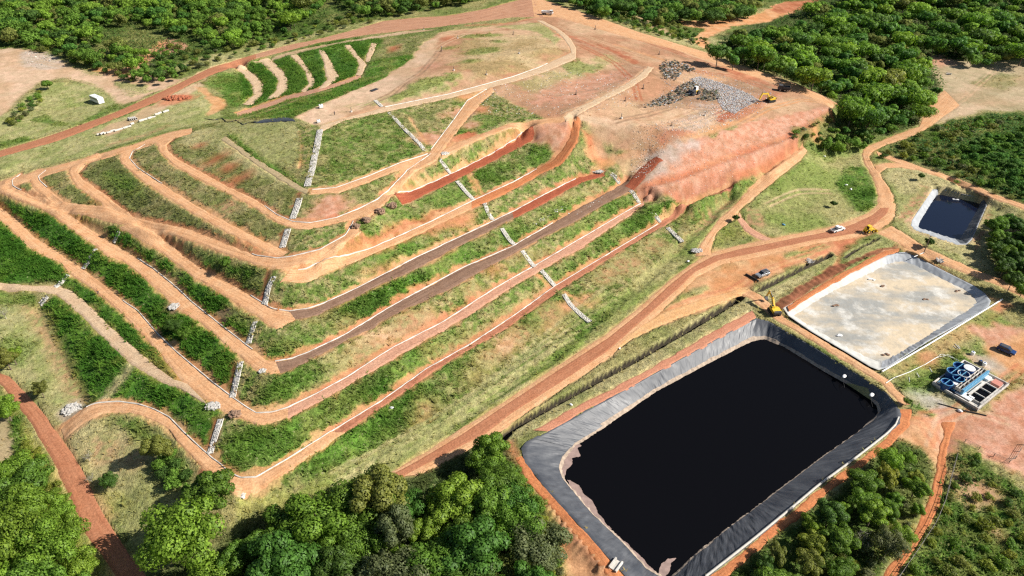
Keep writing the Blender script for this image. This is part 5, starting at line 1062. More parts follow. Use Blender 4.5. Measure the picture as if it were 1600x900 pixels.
def person(px, rz, lab, shirt, h=1.75, stride=.0):
    p = at(*px, .03); t = thing('person', p, rz, lab, 'person')
    def skin(name, pts, edges, rad_, mat, parent):
        me = bpy.data.meshes.new(name); me.from_pydata(pts, edges, []); me.update(); o = bpy.data.objects.new(name, me); COL.objects.link(o)
        if not me.skin_vertices: me.attributes  # skin layer comes with the modifier
        bpy.context.view_layer.objects.active = o
        o.modifiers.new('skin', 'SKIN')
        if not me.skin_vertices:
            bm = bmesh.new(); bm.from_mesh(me); bm.verts.layers.skin.verify(); bm.to_mesh(me); bm.free()
        for v, r in zip(me.skin_vertices[0].data, rad_): v.radius = (r, r)
        me.skin_vertices[0].data[0].use_root = True
        s = o.modifiers.new('sub', 'SUBSURF'); s.levels = 1; s.render_levels = 1
        dg = bpy.context.evaluated_depsgraph_get(); m2 = bpy.data.meshes.new_from_object(o.evaluated_get(dg)); o.modifiers.clear(); o.data = m2; m2.shade_smooth(); m2.materials.clear(); m2.materials.append(M[mat]); o.parent = parent
        return o
    s = stride
    B = [(0, 0, .95), (0, 0, 1.2), (0, 0, 1.42), (0, 0, 1.53), (.01, 0, 1.66), (0, .19, 1.4), (.03, .25, 1.12), (.12, .25, .88), (0, -.19, 1.4), (-.02, -.25, 1.12), (.06, -.25, .88), (s*.4, .1, .88), (s*.6, .1, .48), (s*.5, .1, .07), (s*.5+.16, .11, .04), (-s*.4, -.1, .88), (-s*.4, -.1, .48), (-s*.9, -.1, .08), (-s*.9+.16, -.11, .04)]
    E_ = [(0, 1), (1, 2), (2, 3), (3, 4), (2, 5), (5, 6), (6, 7), (2, 8), (8, 9), (9, 10), (0, 11), (11, 12), (12, 13), (13, 14), (0, 15), (15, 16), (16, 17), (17, 18)]
    r = [.14, .13, .14, .06, .105, .065, .045, .035, .065, .045, .035, .085, .06, .045, .04, .085, .06, .045, .04]
    b = skin('body', B, E_, r, 'skin', t)
    skin('shirt', [B[i] for i in (0, 1, 2, 5, 6, 8, 9)], [(0, 1), (1, 2), (2, 3), (3, 4), (2, 5), (5, 6)], [.165, .155, .165, .085, .065, .085, .065], shirt, t)
    skin('trousers', [B[i] for i in (0, 11, 12, 13, 15, 16, 17)], [(0, 1), (1, 2), (2, 3), (0, 4), (4, 5), (5, 6)], [.16, .105, .08, .065, .105, .08, .065], 'cloth', t)
    MB().lump((0, 0, 1.72), (.115, .105, .08), 2, .03).build('cap', 'cloth', t, True)
    return t
person((523,180), 2.8, 'person in dark clothes standing on the pale plateau edge', 'cloth')
person((154,459), .4, 'person in an orange shirt walking on the second path at the left', 'hivis', 1.75, .22)

# ------------------------------------------------------------------ small furniture
def vent(px, lab, big=1.0, mat='whiteconc'):
    p = at(*px); t = thing('gas_vent', p, random.random()*3, lab, 'gas vent', 'gas vents on the landfill top'); t.scale = (big*.8,)*3
    MB().tube([(0, 0, -.2), (0, 0, .55), (0, 0, .6)], [.55, .55, .45], 14).build('ring', mat, t); MB().tube([(0, 0, .5), (0, 0, 1.9), (.0, 0, 2.0)], .13, 8).build('pipe', 'darkgrey', t)
    MB().tube([(0, 0, 2.0), (0, 0, 2.1), (0, 0, 2.2)], [.26, .24, .06], 10).build('cap', 'steel', t)
for px, l, b, mt in (((690,80),'gas vent with a tall pipe on the grey patch beside the plateau track',1.3,'soil'), ((715,60),'gas vent beside the dark red patch near the upper track',.9,'whiteconc'), ((709,110),'gas vent in the grass on the left of the dome',.9,'whiteconc'), ((760,117),'gas vent just above the pale track below the dome',1.,'whiteconc'), ((662,47),'small white gas vent on the verge of the rim road',.8,'whiteconc'), ((738,38),'dark gas vent on the rim road verge',.8,'soil'), ((802,54),'gas vent on the far slope of the dome',1.,'soil'), ((811,84),'white gas vent in the middle of the pale dome',1.1,'whiteconc'), ((900,148),'dark gas vent on the reddish plain below the dome',1.1,'soil'), ((930,46),'tall dark gas vent close to the far rim road',1.2,'soil'), ((977,158),'gas vent in the middle of the tipping plateau',1.,'soil'), ((971,185),'gas vent beside the pale curved plateau track',1.1,'whiteconc'), ((1005,139),'dark gas vent left of the rubble ridge',1.1,'soil'), ((1049,197),'dark gas vent at the lower plateau edge',.9,'soil'), ((1030,85),'thin gas vent behind the dark rubble heap',1.,'soil'), ((1101,181),'white gas vent below the refuse carpet',1.,'whiteconc'), ((549,175),'white gas vent at the left end of the pale gutter',1.,'whiteconc'), ((515,403),'x',.0,'soil')):
    if b: vent(px, l, b, mt)
def whitebox(px, lab, s=1.5, cat='water tank', name='water_tank'):
    p = at(*px); t = thing(name, p, .4, lab, cat)
    MB().box((0, 0, .12), (s*1.05, s*.9, .2)).build('pallet', 'wood', t); MB().box((0, 0, .2+s*.42), (s, s*.85, s*.8), bev=.12).build('tank', 'whitepaint', t); MB().tube([(0, 0, s*.98), (0, 0, s*1.08)], s*.15, 10).build('lid', 'darkgrey', t)
whitebox((502,169), 'white plastic water tank on the pale plateau edge, beside the standing person', 1.5)
whitebox((498,192), 'small white water tank beside the top of the corner stone chute', 1.2)
p = at(585,141); t = thing('metal_sheet', p, .95, 'dark grey metal sheet lying on the pale plateau track', 'metal sheet'); q = MB()
q.box((0, 0, .22), (3.6, 1.7, .1))
for k in range(9): q.box((-1.6+.4*k, 0, .29), (.12, 1.7, .06))
q.build('corrugated_sheet', 'darkgrey', t); MB().box((0, 0, .08), (3.0, .3, .16)).build('support', 'wood', t)
# white drain pieces laid out beside the upper road
PIPES = [(155,211),(160,210),(166,209),(171,208),(177,206),(183,205),(189,203),(196,201),(202,199),(207,195),(203,188),(206,187.5),(209,187),(212,186.5),(221,190),(227,188),(234,186),(240,184),(246,180),(250,178),(258,176),(261,175)]
hd = heading((160,210), (246,181))
for i, px in enumerate(PIPES):
    st = 10 <= i <= 13; p = at(*px); c = math.cos(hd), math.sin(hd); rz = hd+(1.5 if st else random.uniform(-.35, .35)); r = .5 if st else random.uniform(.34, .48); l = 2.2 if st else random.uniform(1.2, 1.9)
    place = ('leftmost' if i == 0 else ORD[i]+' from the left') if i < 16 else ('last' if i == 21 else ORD[21-i]+' from the right end')
    lab = (ORD[i-10]+' of the four white pipes stacked side by side near the upper road') if st else 'white concrete drain piece, '+(place if i < 10 else ((ORD[i-14]+' after') if i < 18 else (ORD[21-i]+' from the right, past')))+' the stacked pipes in the row'
    if i < 10: lab = 'white concrete drain piece, '+place+' in the row beside the upper road'
    q = MB(); n = 14
    V = []; F = []
    for (x, rr) in ((-l/2, r), (l/2, r), (l/2, r*.8), (-l/2, r*.8)):
        for k in range(n): a = 2*math.pi*k/n; V.append((x, math.cos(a)*rr, math.sin(a)*rr+r))
    for j in range(4):
        for k in range(n): F.append((j*n+k, j*n+(k+1) % n, ((j+1) % 4)*n+(k+1) % n, ((j+1) % 4)*n+k))
    o = q.add(V, F).build('concrete_pipe', 'whiteconc'); o.location = p; o.rotation_euler = (0, 0, rz); tag(o, lab, 'concrete pipe', 'white drain pieces by the upper road')
# black tarpaulin and cable over the left edge of the plateau
def drape(name, pts, mat, lab, cat):
    W = hits(pts); c = W.mean(0); W = resample(np.r_[W, W[:1]], 120)[:-1]; nr = 10
    V = []
    for k in range(nr):
        Q = c+(W-c)*(k/(nr-1.)*.97+.03); V.append(np.c_[Q, bil(HG, Q[:, 0], Q[:, 1])+.28*(1-(k/(nr-1.))**3)+.05+(fbm(Q[:, 0], Q[:, 1], 1.2, 95, 3)-.5)*.35])
    m = 120; V = np.concatenate(V); i, j = np.meshgrid(np.arange(nr-1), np.arange(m), indexing='ij'); F = np.stack([i*m+j, i*m+(j+1) % m, (i+1)*m+(j+1) % m, (i+1)*m+j], -1).reshape(-1, 4)
    return tag(npmesh(name, V, F, mat), lab, cat)
drape('tarpaulin', [(396,190),(410,187),(430,185),(445,183),(458,186),(462,190),(445,190),(425,191),(400,193)], 'tarp', 'crumpled black tarpaulin along the left edge of the plateau', 'tarpaulin')
q = MB(); pts = [at(*p, .12) for p in [(320,186),(335,188),(347,185),(356,192),(368,188),(380,195),(390,191),(400,192)]]; q.tube(pts, .16, 6)
tag(q.build('black_hose', 'black'), 'black hose winding from the tarpaulin along the plateau edge', 'hose')
q = MB(); pts = [at(*p, .3) for p in [(1165,429.5),(1172,433),(1179,437),(1185,440.5)]]; q.tube(pts, .3, 8); tag(q.build('black_tube', 'black'), 'thick black tube lying behind the silver car', 'pipe')  # short black tube laid flat on the ground
q = MB(); pts = [at(*p, .15) for p in [(1466,631),(1484,636),(1505,642),(1525,646),(1541,650)]]; q.tube(pts, .14, 6); tag(q.build('black_tube', 'black'), 'thin black tube for a shadow line on the earth below the treatment plant', 'pipe')  # black tube stands in for a cast shadow line on the earth
q = MB(); pts = [at(*p, .1) for p in [(1384,599),(1396,591),(1420,582),(1445,570),(1463,559),(1478,556),(1492,561),(1498,564)]]; q.tube(pts, .09, 6); tag(q.build('white_hose', 'hose'), 'long white hose across the grass to the treatment plant', 'hose')
q = MB(); pts = [at(*p, .1) for p in [(1463,559),(1470,554),(1482,555),(1490,560)]]; q.tube(pts, .07, 6); tag(q.build('white_hose', 'hose'), 'short looped white hose beside the blue tanks', 'hose')
for i, (a, b) in enumerate(((( 1489,541),(1497,547)), ((1492,538),(1499,546)), ((1496,540),(1500,545)), ((1420,590),(1421,597)), ((1432,583),(1436,590)), ((1452,575),(1456,582)))):
    q = MB(); q.tube([at(*a, .12), at(*b, .12)], .08, 6); tag(q.build('white_pipe', 'hose'), ('white pipe in the loose bundle right of the emptied pond, '+ORD[i] if i < 3 else 'short white pipe on the grass below the emptied pond, '+ORD[i-3])+' from the left', 'pipe', 'loose white pipes on the grass')
p = at(1443,396); t = thing('utility_pole', p, .4, 'dark wooden pole between the emptied pond and the small pond', 'pole'); MB().tube([(0, 0, -.3), (0, 0, 6.6)], [.16, .11], 8).build('pole', 'bark', t); MB().box((0, 0, 6.2), (1.6, .12, .14)).build('crossarm', 'bark', t)
for k in (-.6, .6): MB().tube([(k, 0, 6.27), (k, 0, 6.5)], .06, 8).build('insulator', 'whiteconc', t)
for px, l, s in (((1322,290),'upper of two white sacks in the bright green patch beside the road',.8), ((1329,297),'lower of two white sacks in the bright green patch beside the road',.9), ((1288,245),'small white sack near the top of the round field',.7), ((1224,352),'pale green drum lying in the round field',.8), ((1299,422),'x',0), ((1075,409),'white sack in the grass beside the main road bend',.7), ((612,638),'white sack below the lowest path',.7), ((968,545),'white sack on the grassy strip by the main road',.5), ((892,633),'yellowish sack on the bank above the black pond',.6), ((1499,643),'white sack on the earth below the treatment plant',.8)):
    if s:
        p = at(*px); t = MB().lump((0, 0, s*.35), (s*.8, s*.5, s*.42), 2, .12).build('sack', 'whitepaint' if 'green' not in l[:10] else 'lightblue', None, True); t.location = p; t.rotation_euler = (0, 0, random.random()*3); tag(t, l, 'sack')
for px, l in (((1266,409),'grey scrap heap at the end of the grassy bank'), ((1482,116),'pale branches piled at the edge of the bare clearing'), ((1468,408),'grey scrap lying beside the road above the emptied pond')):
    p = at(*px); q = MB()
    for k in range(16): a = random.random()*6.28; q.tube([(random.uniform(-1, 1), random.uniform(-1, 1), .1), (math.cos(a)*1.3, math.sin(a)*1.3, random.uniform(.3, 1.0))], random.uniform(.05, .12), 5)
    for k in range(14): q.lump((random.uniform(-1, 1), random.uniform(-1, 1), .15), (.35, .3, .2), 1, .3)
    o = q.build('scrap_heap', 'stone'); o.location = p; tag(o, l, 'heap')
for px, l in (((1305,477),'dark lump in the upper left of the sediment floor'),((1384,406),'x'),((1311,524),'white sack on the left part of the sediment floor'),((1362,437),'white sack near the top of the sediment floor'),((1380,447),'dark lump near the top of the sediment floor'),((1383,554),'dark lump near the lower corner of the sediment floor'),((1497,455),'dark lump near the right corner of the sediment floor'),((1446,468),'dark lump in the middle right of the sediment floor')):
    if l != 'x':
        q = un(*px, .45); w = 'white' in l; o = MB()
        for k in range(5): o.lump((random.uniform(-.8, .8), random.uniform(-.3, .3), .1), (.5, .35, .2), 1, .3)
        o = o.build('sack' if w else 'mud_lump', 'whitepaint' if w else 'soil'); o.location = (q[0], q[1], .42); tag(o, l, 'sack' if w else 'mud lump')
def fence(px, lab, h=1.6, sp=2.4, group=None):
    W = hits(px); L = np.hypot(*np.diff(W, axis=0).T).sum(); Q = resample(W, int(L/sp)+1); c = (*Q[0], hz(*Q[0])); t = thing('fence', c, 0, lab, 'fence')
    top = []
    for p in Q:
        x, y, z = p[0]-c[0], p[1]-c[1], hz(*p)-c[2]; MB().tube([(x, y, z-.3), (x, y, z+h)], [.09, .075], 6).build('post', 'wood', t); top.append((x, y, z))
    for k in (.35, .65, .95): MB().tube([(a, b, d+h*k) for a, b, d in top], .022 if k < .9 else .035, 4).build('wire', 'wire', t)
fence([(1493,716),(1484,750),(1476,783),(1461,820),(1436,858),(1400,910),(1385,935)], 'wire fence on wooden posts along the right edge of the red track')
fence([(1507,691),(1540,708),(1581,726),(1590,710),(1600,695)], 'low wire fence round the bare plot at the right edge', 1.1, 2.6)

# ------------------------------------------------------------------ treatment plant
def plant():
    z0 = 1.0; zw = 2.0
    A = np.array(un(1457,597,zw)[:2]); B = np.array(un(1529,638,zw)[:2]); C = np.array(un(1573,597,zw)[:2]); D = A+C-B
    ex = (B-A); W = np.linalg.norm(ex); ex /= W; ey = D-A; H = np.linalg.norm(ey); ey = np.array([-ex[1], ex[0]])
    rz = math.atan2(ex[1], ex[0]); gz = min(hz(*A), hz(*B), hz(*C), hz(*D))-.1
    t = thing('treatment_plant', (A[0], A[1], gz), rz, 'low white concrete treatment basin holding blue tanks at the right', 'treatment plant')
    hh = zw-gz
    def loc(px, z=zw): p = np.array(un(*px, z)[:2])-A; return float(p@ex), float(p@ey)
    MB().box((W/2, H/2, .35), (W, H, .7)).build('base_slab', 'concrete', t)
    for (c, d, nm) in (((W/2, .15), (W, .3), 0), ((W/2, H-.15), (W, .3), 0), ((.15, H/2), (.3, H-.6), 0), ((W-.15, H/2), (.3, H-.6), 0)):
        MB().box((c[0], c[1], hh/2), (d[0], d[1], hh), bev=.03).build('perimeter_wall', 'whiteconc', t)
    MB().box((W*.62, H*.1+.5, hh-.1), (W*.34, H*.13, .2), bev=.02).build('white_deck', 'whitepaint', t)
    MB().box((W*.24, H*.5, .73), (W*.44, H*.9, .06)).build('tank_floor_shade', 'darkgrey', t)  # dark panel paints the shade between the tanks onto the floor
    pw = MB()
    for k in range(5): pw.tube([(W*(.06+.08*k), H*.08, 1.0), (W*(.06+.08*k), H*(.3+.1*(k % 3)), 1.0), (W*(.1+.08*k), H*(.35+.1*(k % 3)), 1.0)], .07, 6)
    pw.tube([(W*.05, H*.1, 1.1), (W*.46, H*.1, 1.1)], .09, 6); pw.tube([(W*.46, H*.1, 1.1), (W*.46, H*.9, 1.1)], .09, 6); pw.build('pipework', 'lightblue', t)
    rl = MB()
    for k in range(9): rl.tube([(W-.15, .3+k*(H-.6)/8, hh), (W-.15, .3+k*(H-.6)/8, hh+.9)], .03, 5)
    rl.tube([(W-.15, .3, hh+.9), (W-.15, H-.3, hh+.9)], .035, 5); rl.build('railing', 'steel', t)
    # three open basins on the right
    x0, x1, y0, y1 = W*.70, W*.93, H*.14, H*.72
    deck = MB(); n = 3; gap = .22; cw = (y1-y0-gap*(n+1))/n
    deck.box((W*.66, (y0+y1)/2, hh-.3), (W*.05, y1-y0, .6)); deck.box((x1+W*.02, (y0+y1)/2, hh-.3), (W*.045, y1-y0, .6))
    for k in range(n+1): deck.box(((x0+x1)/2-.1, y0+gap/2+k*(cw+gap), hh-.3), (x1-x0-.1, gap, .6))
    deck.build('basin_walls', 'whiteconc', t)
    for k in range(n): MB().box(((x0+x1)/2-.1, y0+gap+cw/2+k*(cw+gap), .85), (x1-x0-.1, cw, .1)).build('basin_water', 'water', t)
    MB().box((W*.83, H*.84, hh*.75), (W*.18, H*.14, hh*.9), bev=.05).build('pump_box', 'redpaint', t); MB().box((W*.62, H*.86, hh*.7), (W*.12, H*.12, hh*.7), bev=.05).build('dosing_box', 'whitepaint', t)
    # long blue filter unit standing in the plant
    u = thing('filter_unit', (0, 0, 0), 0, 'long light blue filter unit in the middle of the treatment plant', 'filter unit')
    R = Matrix.Translation((A[0], A[1], gz)) @ Matrix.Rotation(rz, 4, 'Z'); u.matrix_world = R @ Matrix.Translation((W*.5, H*.5, .7))
    ln = H*.82; f = MB()
    for sx in (-.95, -.35, .35): f.box((sx, 0, 1.35), (.12, ln, .95))
    for k in range(7): f.box((-.3, -ln/2+.1+k*(ln-.2)/6, 1.4), (1.3, .1, .85))
    f.build('trough', 'whiteconc', u); MB().box((-.3, 0, 1.2), (1.2, ln-.3, .1)).build('trough_water', 'darkgrey', u)
    MB().box((.75, 0, 1.1), (.55, ln, 1.5), bev=.05).build('side_tank', 'lightblue', u)
    g = MB(); g.box((.75, 0, 1.95), (.5, ln, .06))
    for k in range(9): g.tube([(1.0, -ln/2+.2+k*(ln-.4)/8, 1.9), (1.0, -ln/2+.2+k*(ln-.4)/8, 2.7)], .03, 5)
    g.tube([(1.0, -ln/2+.2, 2.7), (1.0, ln/2-.2, 2.7)], .035, 5); g.build('walkway', 'lightblue', u)
    for sx in (-.9, .4):
        for sy in (-ln/2+.2, 0, ln/2-.2): MB().box((sx, sy, .45), (.14, .14, .9)).build('leg', 'lightblue', u)
    # tanks
    TK = [((1500,572),1.55,2.3,'blue','large open blue tank at the back corner of the plant'), ((1490,580),1.5,2.2,'blue','large open blue tank on the far left of the plant'), ((1515,575),1.25,2.5,'whitelid','blue tank with a white lid next to the filter unit'), ((1506,584),1.35,2.2,'white','pale blue tank in the middle of the tank group'), ((1498,591),1.3,1.9,'blue','blue tank in front of the pale blue tank'), ((1480,597),1.35,1.9,'cyan','blue tank with a cyan rim at the left wall of the plant'), ((1493,599),.6,1.4,'small','small white drum between the blue tanks')]
    for px, r, h, k, lab in TK:
        q = un(*px, gz+.7+h); t2 = thing('tank', (q[0], q[1], gz+.7), 0, lab, 'tank', 'tanks in the treatment plant'); n = 22
        body = 'whitepaint' if k == 'small' else 'blue'; V = MB(); V.tube([(0, 0, 0), (0, 0, h)], [r*.93, r], n, False); V.tube([(0, 0, h), (0, 0, h*.55)], [r*.95, r*.9], n, False); V.build('shell', body, t2)
        rimm = {'cyan': 'lightblue', 'white': 'whitepaint', 'whitelid': 'whitepaint', 'small': 'whitepaint'}.get(k, 'lightblue')
        V = MB(); ring_ = [(math.cos(a)*r, math.sin(a)*r, h+.02) for a in np.linspace(0, 2*math.pi, n+1)]; V.tube(ring_, .09, 6); V.build('rim', rimm, t2)
        MB().tube([(0, 0, h*.6), (0, 0, h*.6+.06)], r*.92, n).build('liquid', 'blue' if k in ('blue', 'cyan') else 'greyliner', t2)
        if k == 'whitelid': MB().tube([(0, 0, h+.02), (0, 0, h+.12), (0, 0, h+.3)], [r*1.02, r*.95, r*.3], n).build('lid', 'whitepaint', t2)
        if k == 'small': MB().tube([(0, 0, h), (0, 0, h+.1)], [r, r*.8], n).build('lid', 'whitepaint', t2)
        if k in ('white', 'cyan', 'blue'):
            q2 = MB(); q2.box((0, 0, h+.08), (r*2, .16, .1), .6); q2.tube([(r*.3, 0, h+.1), (r*.3, 0, h*.65)], .06, 6); q2.build('crossbar', 'lightblue', t2)
        V = MB().tube([(r, 0, .4), (r+.5, 0, .4), (r+.5, 0, .1)], .08, 6).build('outlet_pipe', 'hose', t2)
    for px, l in (((1519,554),'white drum behind the blue tanks'), ((1537,571),'white drum on the gravel behind the filter unit'), ((1531,568),'dark drum beside the white drum on the gravel')):
        p = at(*px); t2 = thing('drum', p, .3, l, 'drum'); MB().tube([(0, 0, 0), (0, 0, .9), (0, 0, .95)], [.5, .5, .42], 14).build('barrel', 'whitepaint' if 'white drum' in l[:12] else 'darkgrey', t2); MB().tube([(0, 0, .95), (0, 0, 1.02)], .2, 10).build('lid', 'blue', t2)
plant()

# ------------------------------------------------------------------ grass: blades follow the painted cover
def blades(name, n, weight, hr, wr, lab, k=4, colmul=1.0, seed=3):
    rg = np.random.default_rng(seed); x, y, z = G['x'], G['y'], G['z']; d = y*cP+CAMH*sP
    w = np.clip(weight, 0, None)*np.where((y > 50) & (y < 640) & (np.abs(x) < d*.8+6), 1, 0)*np.clip(d/200, .4, 1.6)
    idx = rg.choice(len(x), n, p=w/w.sum()); sp = d[idx]*.0022
    px = x[idx]+rg.normal(0, 1, n)*sp; py = y[idx]+rg.normal(0, 1, n)*sp; pz = z[idx]-.05
    h = rg.uniform(*hr, n)*(.6+.8*fbm(px, py, .3, 77, 2)); wd = rg.uniform(*wr, n)
    V = np.zeros((n, k, 3, 3)); a = rg.uniform(0, 6.283, (n, k)); off = rg.uniform(0, 1, (n, k))*wd[:, None]*2.; oa = rg.uniform(0, 6.283, (n, k))
    cx = px[:, None]+np.cos(oa)*off; cy = py[:, None]+np.sin(oa)*off; hw = wd[:, None]*rg.uniform(.4, 1, (n, k)); hh = h[:, None]*rg.uniform(.5, 1.1, (n, k)); ln = rg.uniform(.5, 1.4, (n, k))*hh
    V[..., 0, 0] = cx-np.sin(a)*hw; V[..., 0, 1] = cy+np.cos(a)*hw; V[..., 1, 0] = cx+np.sin(a)*hw; V[..., 1, 1] = cy-np.cos(a)*hw
    V[..., 0, 2] = V[..., 1, 2] = pz[:, None]; V[..., 2, 0] = cx+np.cos(a)*ln; V[..., 2, 1] = cy+np.sin(a)*ln; V[..., 2, 2] = pz[:, None]+hh
    nz = np.cross(V[..., 1, :]-V[..., 0, :], V[..., 2, :]-V[..., 0, :])[..., 2] < 0
    V[nz] = V[nz][:, [1, 0, 2]]
    c = G['col'][idx]*colmul; c = c[:, None, None, :]*rg.uniform(.72, 1.35, (n, k))[:, :, None, None]*np.array([1.05, 1, .85])
    c = np.broadcast_to(c, (n, k, 3, 3)); dn = np.stack([-np.cos(a)*.35, -np.sin(a)*.35, np.ones_like(a)], -1); dn /= np.linalg.norm(dn, axis=-1)[..., None]
    F = np.arange(n*k*3).reshape(-1, 3)
    o = npmesh(name, V.reshape(-1, 3), F, 'blades', col=np.clip(c.reshape(-1, 3), 0, .8), nrm=np.repeat(dn.reshape(-1, 3), 3, 0)); tag(o, lab, 'grass', kind='stuff')
edge = np.clip(1-G['road']*2.5, 0, 1)*np.clip(1.2-G['dust']*1.2, 0, 1)
blades('dry_grass', 80000, (G['gr']**1.5*(1-G['lush']*.5))*edge, (.2, .6), (.08, .22), 'rough dry and green grass on the terrace slopes and verges', 4, 1.1)
blades('tall_grass', 110000, (G['lush']**2.5)*edge*np.clip((fbm(G['x'], G['y'], .13, 57, 4)-.33)*5, .12, 1), (.4, 1.0), (.12, .3), 'dense tall green grass on the lower left slopes', 4, 1.15, 5)

# ------------------------------------------------------------------ trees and shrubs
def leaf_cloud(rg, lobes, n, leaf):
    """small bent leaf clumps spread over and through the lobes of a crown"""
    L = np.array(lobes); wgt = L[:, 3]**2; k = rg.choice(len(L), n, p=wgt/wgt.sum()); c = L[k, :3]; r = L[k, 3]
    d = rg.normal(0, 1, (n, 3)); d[:, 2] = d[:, 2]*.9+.25; d /= np.linalg.norm(d, axis=1)[:, None]
    rr = r*np.where(rg.random(n) < .72, rg.uniform(.82, 1.08, n), rg.uniform(.4, .85, n))
    P = c+d*rr[:, None]*np.array([1, 1, .85])
    nrm = d+rg.normal(0, .55, (n, 3)); nrm[:, 2] += .25; nrm /= np.linalg.norm(nrm, axis=1)[:, None]
    t = np.cross(nrm, rg.normal(0, 1, (n, 3))); t /= np.linalg.norm(t, axis=1)[:, None]; b = np.cross(nrm, t)
    s = leaf*rg.uniform(.55, 1.25, n)[:, None]; e = s*rg.uniform(.55, .95, n)[:, None]
    V = np.stack([P-t*s, P-b*e*.8+nrm*s*.12, P+t*s, P+b*e-nrm*s*.1], 1).reshape(-1, 3)
    nn = d*.8+nrm*.45; nn /= np.linalg.norm(nn, axis=1)[:, None]
    flip = (np.cross(V[1::4]-V[0::4], V[2::4]-V[0::4])*nn).sum(1) < 0
    F = np.arange(n*4).reshape(-1, 4); F[flip] = F[flip][:, ::-1]
    return V, F, np.repeat(nn, 4, 0)
def crown_lobes(rg, n, R, zc, rz, lr):
    out = [(0, 0, zc, R*.62)]
    for i in range(n):
        a = i*2.39996+rg.uniform(-.4, .4); q = math.sqrt((i+.6)/n); h = rg.uniform(-.55, .9)*(1-.35*q*q)
        out.append((math.cos(a)*q*R*.78, math.sin(a)*q*R*.78, zc+h*rz*.75, R*rg.uniform(*lr)))
    return out
def make_tree(name, seed, H, R, zc, rz, nl, n, leaf, lr=(.24, .4), bare=False):
    rg = np.random.default_rng(seed); random.seed(seed); root = bpy.data.objects.new(name, None); COL.objects.link(root)
    lob = crown_lobes(rg, nl, R, zc, rz, lr); q = MB(); tz = zc-rz*.5
    q.tube([(0, 0, -.5), (0, 0, .15), (.08, .05, tz*.6), (.15, -.1, tz), (.1, .1, zc+rz*.3)], [H*.03, H*.022, H*.018, H*.014, H*.006], 7)
    for i, l in enumerate(lob[1:(9 if not bare else 15)]):
        m = Vector((.1, 0, tz*.8)); e = Vector(l[:3]); q.tube([m, (m+e)/2+Vector((0, 0, .25)), e], [H*.011, H*.007, H*.003], 5)
        if bare:
            for j in range(5):
                f = (m+e)/2 if j < 2 else e; g = f+Vector((rg.uniform(-1, 1), rg.uniform(-1, 1), rg.uniform(.1, 1)))*R*.42; q.tube([f, (f+g)/2+Vector((0, 0, .1)), g], [H*.005, H*.0035, H*.0015], 4)
    q.build('trunk' if name != 'shrub' else 'stem', 'bark' if not bare else 'deadwood', root, True)
    if n:
        V, F, nn = leaf_cloud(rg, lob, n, leaf); npmesh('crown' if name != 'shrub' else 'foliage', V, F, 'leaves', parent=root, nrm=nn)
    root['proto'] = 1; return root
TN = [make_tree('tree', 100+i, 10, 4.5+.35*(i % 3), 6.0, 3.9, 14+3*i, 10000, .2, (.18, .36)) for i in range(5)]
TF = [make_tree('tree', 200+i, 10, 3.9+.5*i, 5.2+.25*i, 3.9-.25*i, 7+3*i, 3000, .36, (.16, .46)) for i in range(5)]
SH = [make_tree('shrub', 300+i, 3, 1.9, 1.3, 1.15, 8+i, 1300, .15, (.3, .46)) for i in range(4)]
BT = [make_tree('tree', 400, 10, 4.2, 5.6, 3.8, 14, 500, .16, (.25, .4), True)]
TONE = {'bright green': (.175,.285,.035), 'mid green': (.125,.225,.032), 'dark green': (.075,.145,.028), 'olive green': (.17,.195,.046), 'yellow-green': (.22,.255,.04), 'grey-green': (.15,.175,.08), 'deep green': (.075,.175,.03)}
def place(proto_list, x, y, h, base, tone, rng):
    pr = proto_list[rng.randrange(len(proto_list))]; sc = h/base; col = TONE[tone]; j = rng.uniform(.85, 1.18)*(1.2 if proto_list is TF else 1)  # far trees coloured lighter to put aerial haze into their tone
    o = dup(pr, (x, y, hz(x, y)-.1), rng.uniform(0, 6.28), (sc*rng.uniform(.8, 1.25), sc*rng.uniform(.8, 1.25), sc))
    if 'proto' in o: del o['proto']
    w = rng.uniform(.92, 1.08)
    for c in o.children: c.color = (col[0]*j*w, col[1]*j, col[2]*j, 1)
    return o
def pxof(x, y, z):
    X, Y, Zd = x, y*sP+(z-CAMH)*cP, y*cP-(z-CAMH)*sP
    return 800+FPX*X/Zd, 450-FPX*Y/Zd
PL = []
def zone(key, pts, spacing, hr, tones, protos, where, kind='tree', base=10, seed=1, maxn=999, gap=0):
    rg = random.Random(seed); W = np.array([hit(*p, dz=(hr[0]+hr[1])*.27) for p in pts]); got = []
    x0, y0 = W.min(0); x1, y1 = W.max(0); tries = 0
    while tries < 12000 and len(got) < maxn:
        tries += 1; x, y = rg.uniform(x0, x1), rg.uniform(y0, y1)
        if not inpoly(np.array([x]), np.array([y]), W)[0]: continue
        f = (rg.uniform(.7, 1.3)*spacing)**2
        if any((x-a)**2+(y-b)**2 < f for a, b in got): continue
        if bil(ROADM, x, y) > .2: continue
        if gap and float(fbm(np.array([x]), np.array([y]), .022, 55, 3)[0]) < gap: continue
        px, py = pxof(x, y, hz(x, y)+3)
        if not (-70 < px < 1670 and -60 < py < 950): continue
        got.append((x, y)); h = rg.uniform(*hr); h *= 1 if rg.random() < .75 else rg.uniform(.6, .85)
        PL.append(dict(key=key, kind=kind, where=where, x=x, y=y, h=h, base=base, tone=rg.choices(list(tones), list(tones.values()))[0], protos=protos, rng=random.Random(rg.random()), size=h/math.sqrt(x*x+y*y+100**2)))
SINGLES = [0]
def single(px, h, tone, lab, kind='tree', protos=None, base=10):
    # the crown centre is at px: stand the trunk below it
    x, y = hit(*px, dz=h*.55); SINGLES[0] += 1
    o = place(protos or TN, x, y, h, base, tone, random.Random(int(px[0]*7+px[1]))); tag(o, lab, kind); return o
